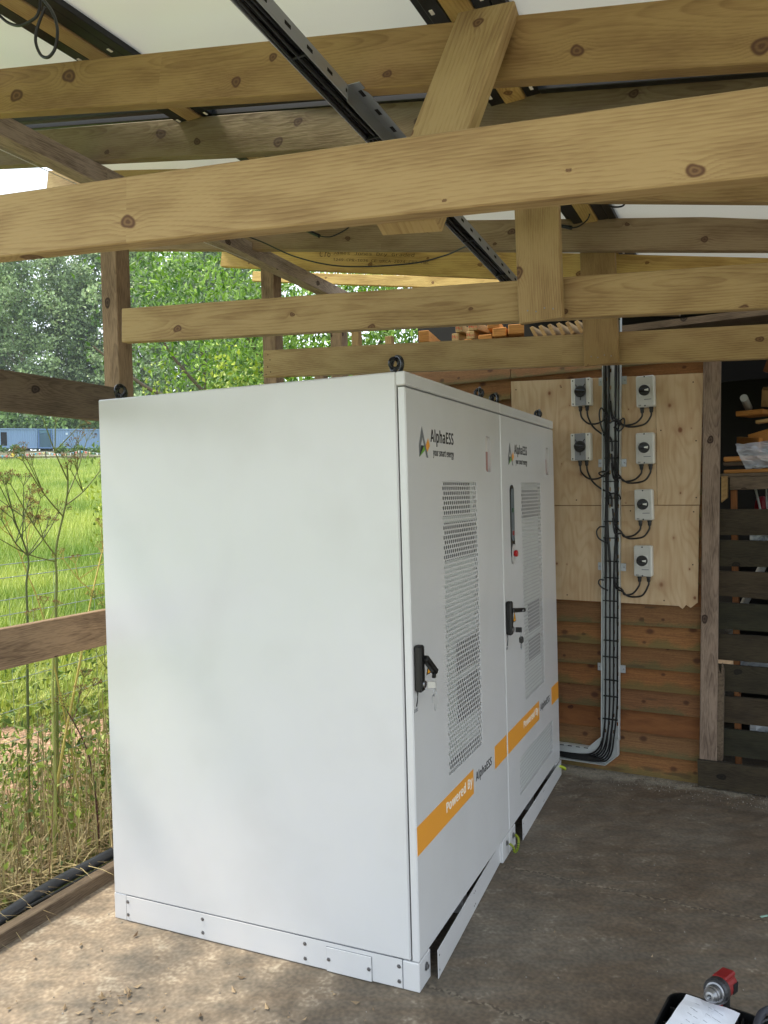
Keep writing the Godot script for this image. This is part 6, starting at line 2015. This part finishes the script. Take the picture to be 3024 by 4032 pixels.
	for k in 16:
		var lat = -20.2 + 3.6 * k
		var t
		if k == 0: t = pa
		elif k == 1: t = pb
		else:
			t = (pa if k % 2 == 0 else pb).duplicate()
			t.name = numbered("poplar_tree", self)
			add_child(t, true)
		rng.seed = 40 + k
		var p = far_at(lat + rnd(-0.8, 0.8), 126.0 + rnd(-3, 16))
		var sc = rnd(0.92, 1.15)
		t.transform = Transform3D(Basis(Vector3.UP, rnd(0, TAU)) * Basis.from_scale(Vector3(sc * 1.05, sc, sc * 1.05)), p)
		tag(t, "tall grey-green poplar " + plabels[k], "tree", pg)
	rng.seed = 77
	# bushes at the poplars' feet
	var fb = leafmesh(0.6, 0.45)
	var ul = ["at the far left behind the open doorway", "behind the left container's right half", "behind the teal-door container", "behind the long container's left half", "behind the long container's right half", "right of the containers, seen past the square post", "far right at the poplars' feet, past the square post"]
	for k in 7:
		leafy("understorey_bush", "dark green undergrowth " + ul[k], far_at(-9.0 + 4.4 * k, 121.5 + (k % 2) * 1.5, 0.2), [[Vector3(0, 3.4, 0), Vector3(3.4, 3.6, 2.0), 46, 24, 0.55]], fb, [Color(0.04, 0.09, 0.02), Color(0.24, 0.36, 0.10)], [], "bush", "undergrowth at the poplars' feet")
	# broad-leaved trees and shrubs nearer, right of the square post
	var lm = leafmesh(0.09, 0.034)
	var ls = leafmesh(0.055, 0.036)
	var yg = [Color(0.05, 0.11, 0.012), Color(0.50, 0.56, 0.07)]
	var mg = [Color(0.04, 0.11, 0.015), Color(0.33, 0.48, 0.08)]
	leafy("leafy_tree", "leafy tree with long drooping bright leaves and bare dark limbs, right of the square post", polar(31.0, 10.5), [[Vector3(-0.3, 4.2, 0.3), Vector3(1.6, 1.4, 1.7), 120, 32, 0.20], [Vector3(0.8, 3.4, 0.2), Vector3(1.5, 1.2, 1.4), 110, 30, 0.2], [Vector3(-1.2, 3.9, 0.8), Vector3(0.6, 0.5, 0.6), 14, 22, 0.18], [Vector3(1.2, 4.4, -0.5), Vector3(1.6, 1.4, 1.5), 100, 30, 0.2]], lm, mg, [[[Vector3(0.4, 0, 0), Vector3(0.3, 1.4, 0.1), Vector3(0.0, 2.6, 0.0), Vector3(-0.6, 4.2, 0.2)], 0.12, 0.03], [[Vector3(0.3, 1.8, 0), Vector3(-0.6, 2.8, 0.5), Vector3(-1.4, 3.1, 0.9), Vector3(-2.1, 3.7, 1.2)], 0.05, 0.012], [[Vector3(-0.6, 2.8, 0.5), Vector3(-1.2, 3.5, 0.7), Vector3(-1.6, 4.2, 0.8)], 0.03, 0.008], [[Vector3(0.2, 2.0, 0), Vector3(1.0, 3.2, -0.2), Vector3(1.6, 4.4, -0.4)], 0.06, 0.015]])
	leafy("shrub", "yellow-green sunlit shrub directly behind the cabinet's top, right of the square post", polar(38.2, 8.6), [[Vector3(0, 1.5, 0), Vector3(0.75, 1.5, 0.9), 130, 40, 0.12], [Vector3(0.8, 1.7, 0), Vector3(0.8, 1.4, 0.8), 110, 40, 0.12]], ls, yg, [[[Vector3(0, 0, 0), Vector3(0.1, 1.0, 0), Vector3(0.3, 2.4, 0)], 0.05, 0.01]], "shrub", "shrubs beyond the cabinets")
	leafy("shrub", "yellow-green shrub under the long level beam, left of the second rough post", polar(34.0, 8.2), [[Vector3(0, 1.6, 0), Vector3(1.0, 1.5, 0.9), 170, 40, 0.12]], ls, yg, [[[Vector3(0, 0, 0), Vector3(0.1, 1.0, 0), Vector3(0.3, 2.4, 0)], 0.05, 0.01]], "shrub", "shrubs beyond the cabinets")
	leafy("shrub", "dark green shrub low behind the cabinet, at the foot of the yellow-green ones", polar(34.5, 11.5), [[Vector3(0, 1.8, 0), Vector3(1.5, 1.6, 1.2), 90, 30, 0.18]], ls, [Color(0.03, 0.07, 0.015), Color(0.12, 0.20, 0.04)], [], "shrub", "shrubs beyond the cabinets")
	leafy("leafy_tree", "leafy tree seen through the gaps between the studs beyond the lowest beam", polar(26.5, 9.5), [[Vector3(0, 2.4, 0), Vector3(1.9, 2.2, 1.4), 220, 34, 0.2]], lm, mg, [[[Vector3(0, 0, 0), Vector3(0.1, 1.2, 0), Vector3(0, 2.8, 0)], 0.09, 0.02]])
	leafy("leafy_tree", "mid-green tree far behind the shrubs, its crown in the gap right of the square post", polar(36.5, 24.0), [[Vector3(-1.0, 6.0, 0), Vector3(2.6, 2.4, 2.4), 80, 26, 0.4], [Vector3(1.5, 4.0, 0), Vector3(2.4, 2.2, 2.0), 60, 26, 0.4]], leafmesh(0.16, 0.10), [Color(0.06, 0.11, 0.03), Color(0.17, 0.26, 0.07)], [[[Vector3(0, 0, 0), Vector3(0.1, 3, 0), Vector3(-0.3, 6.5, 0)], 0.2, 0.04]])
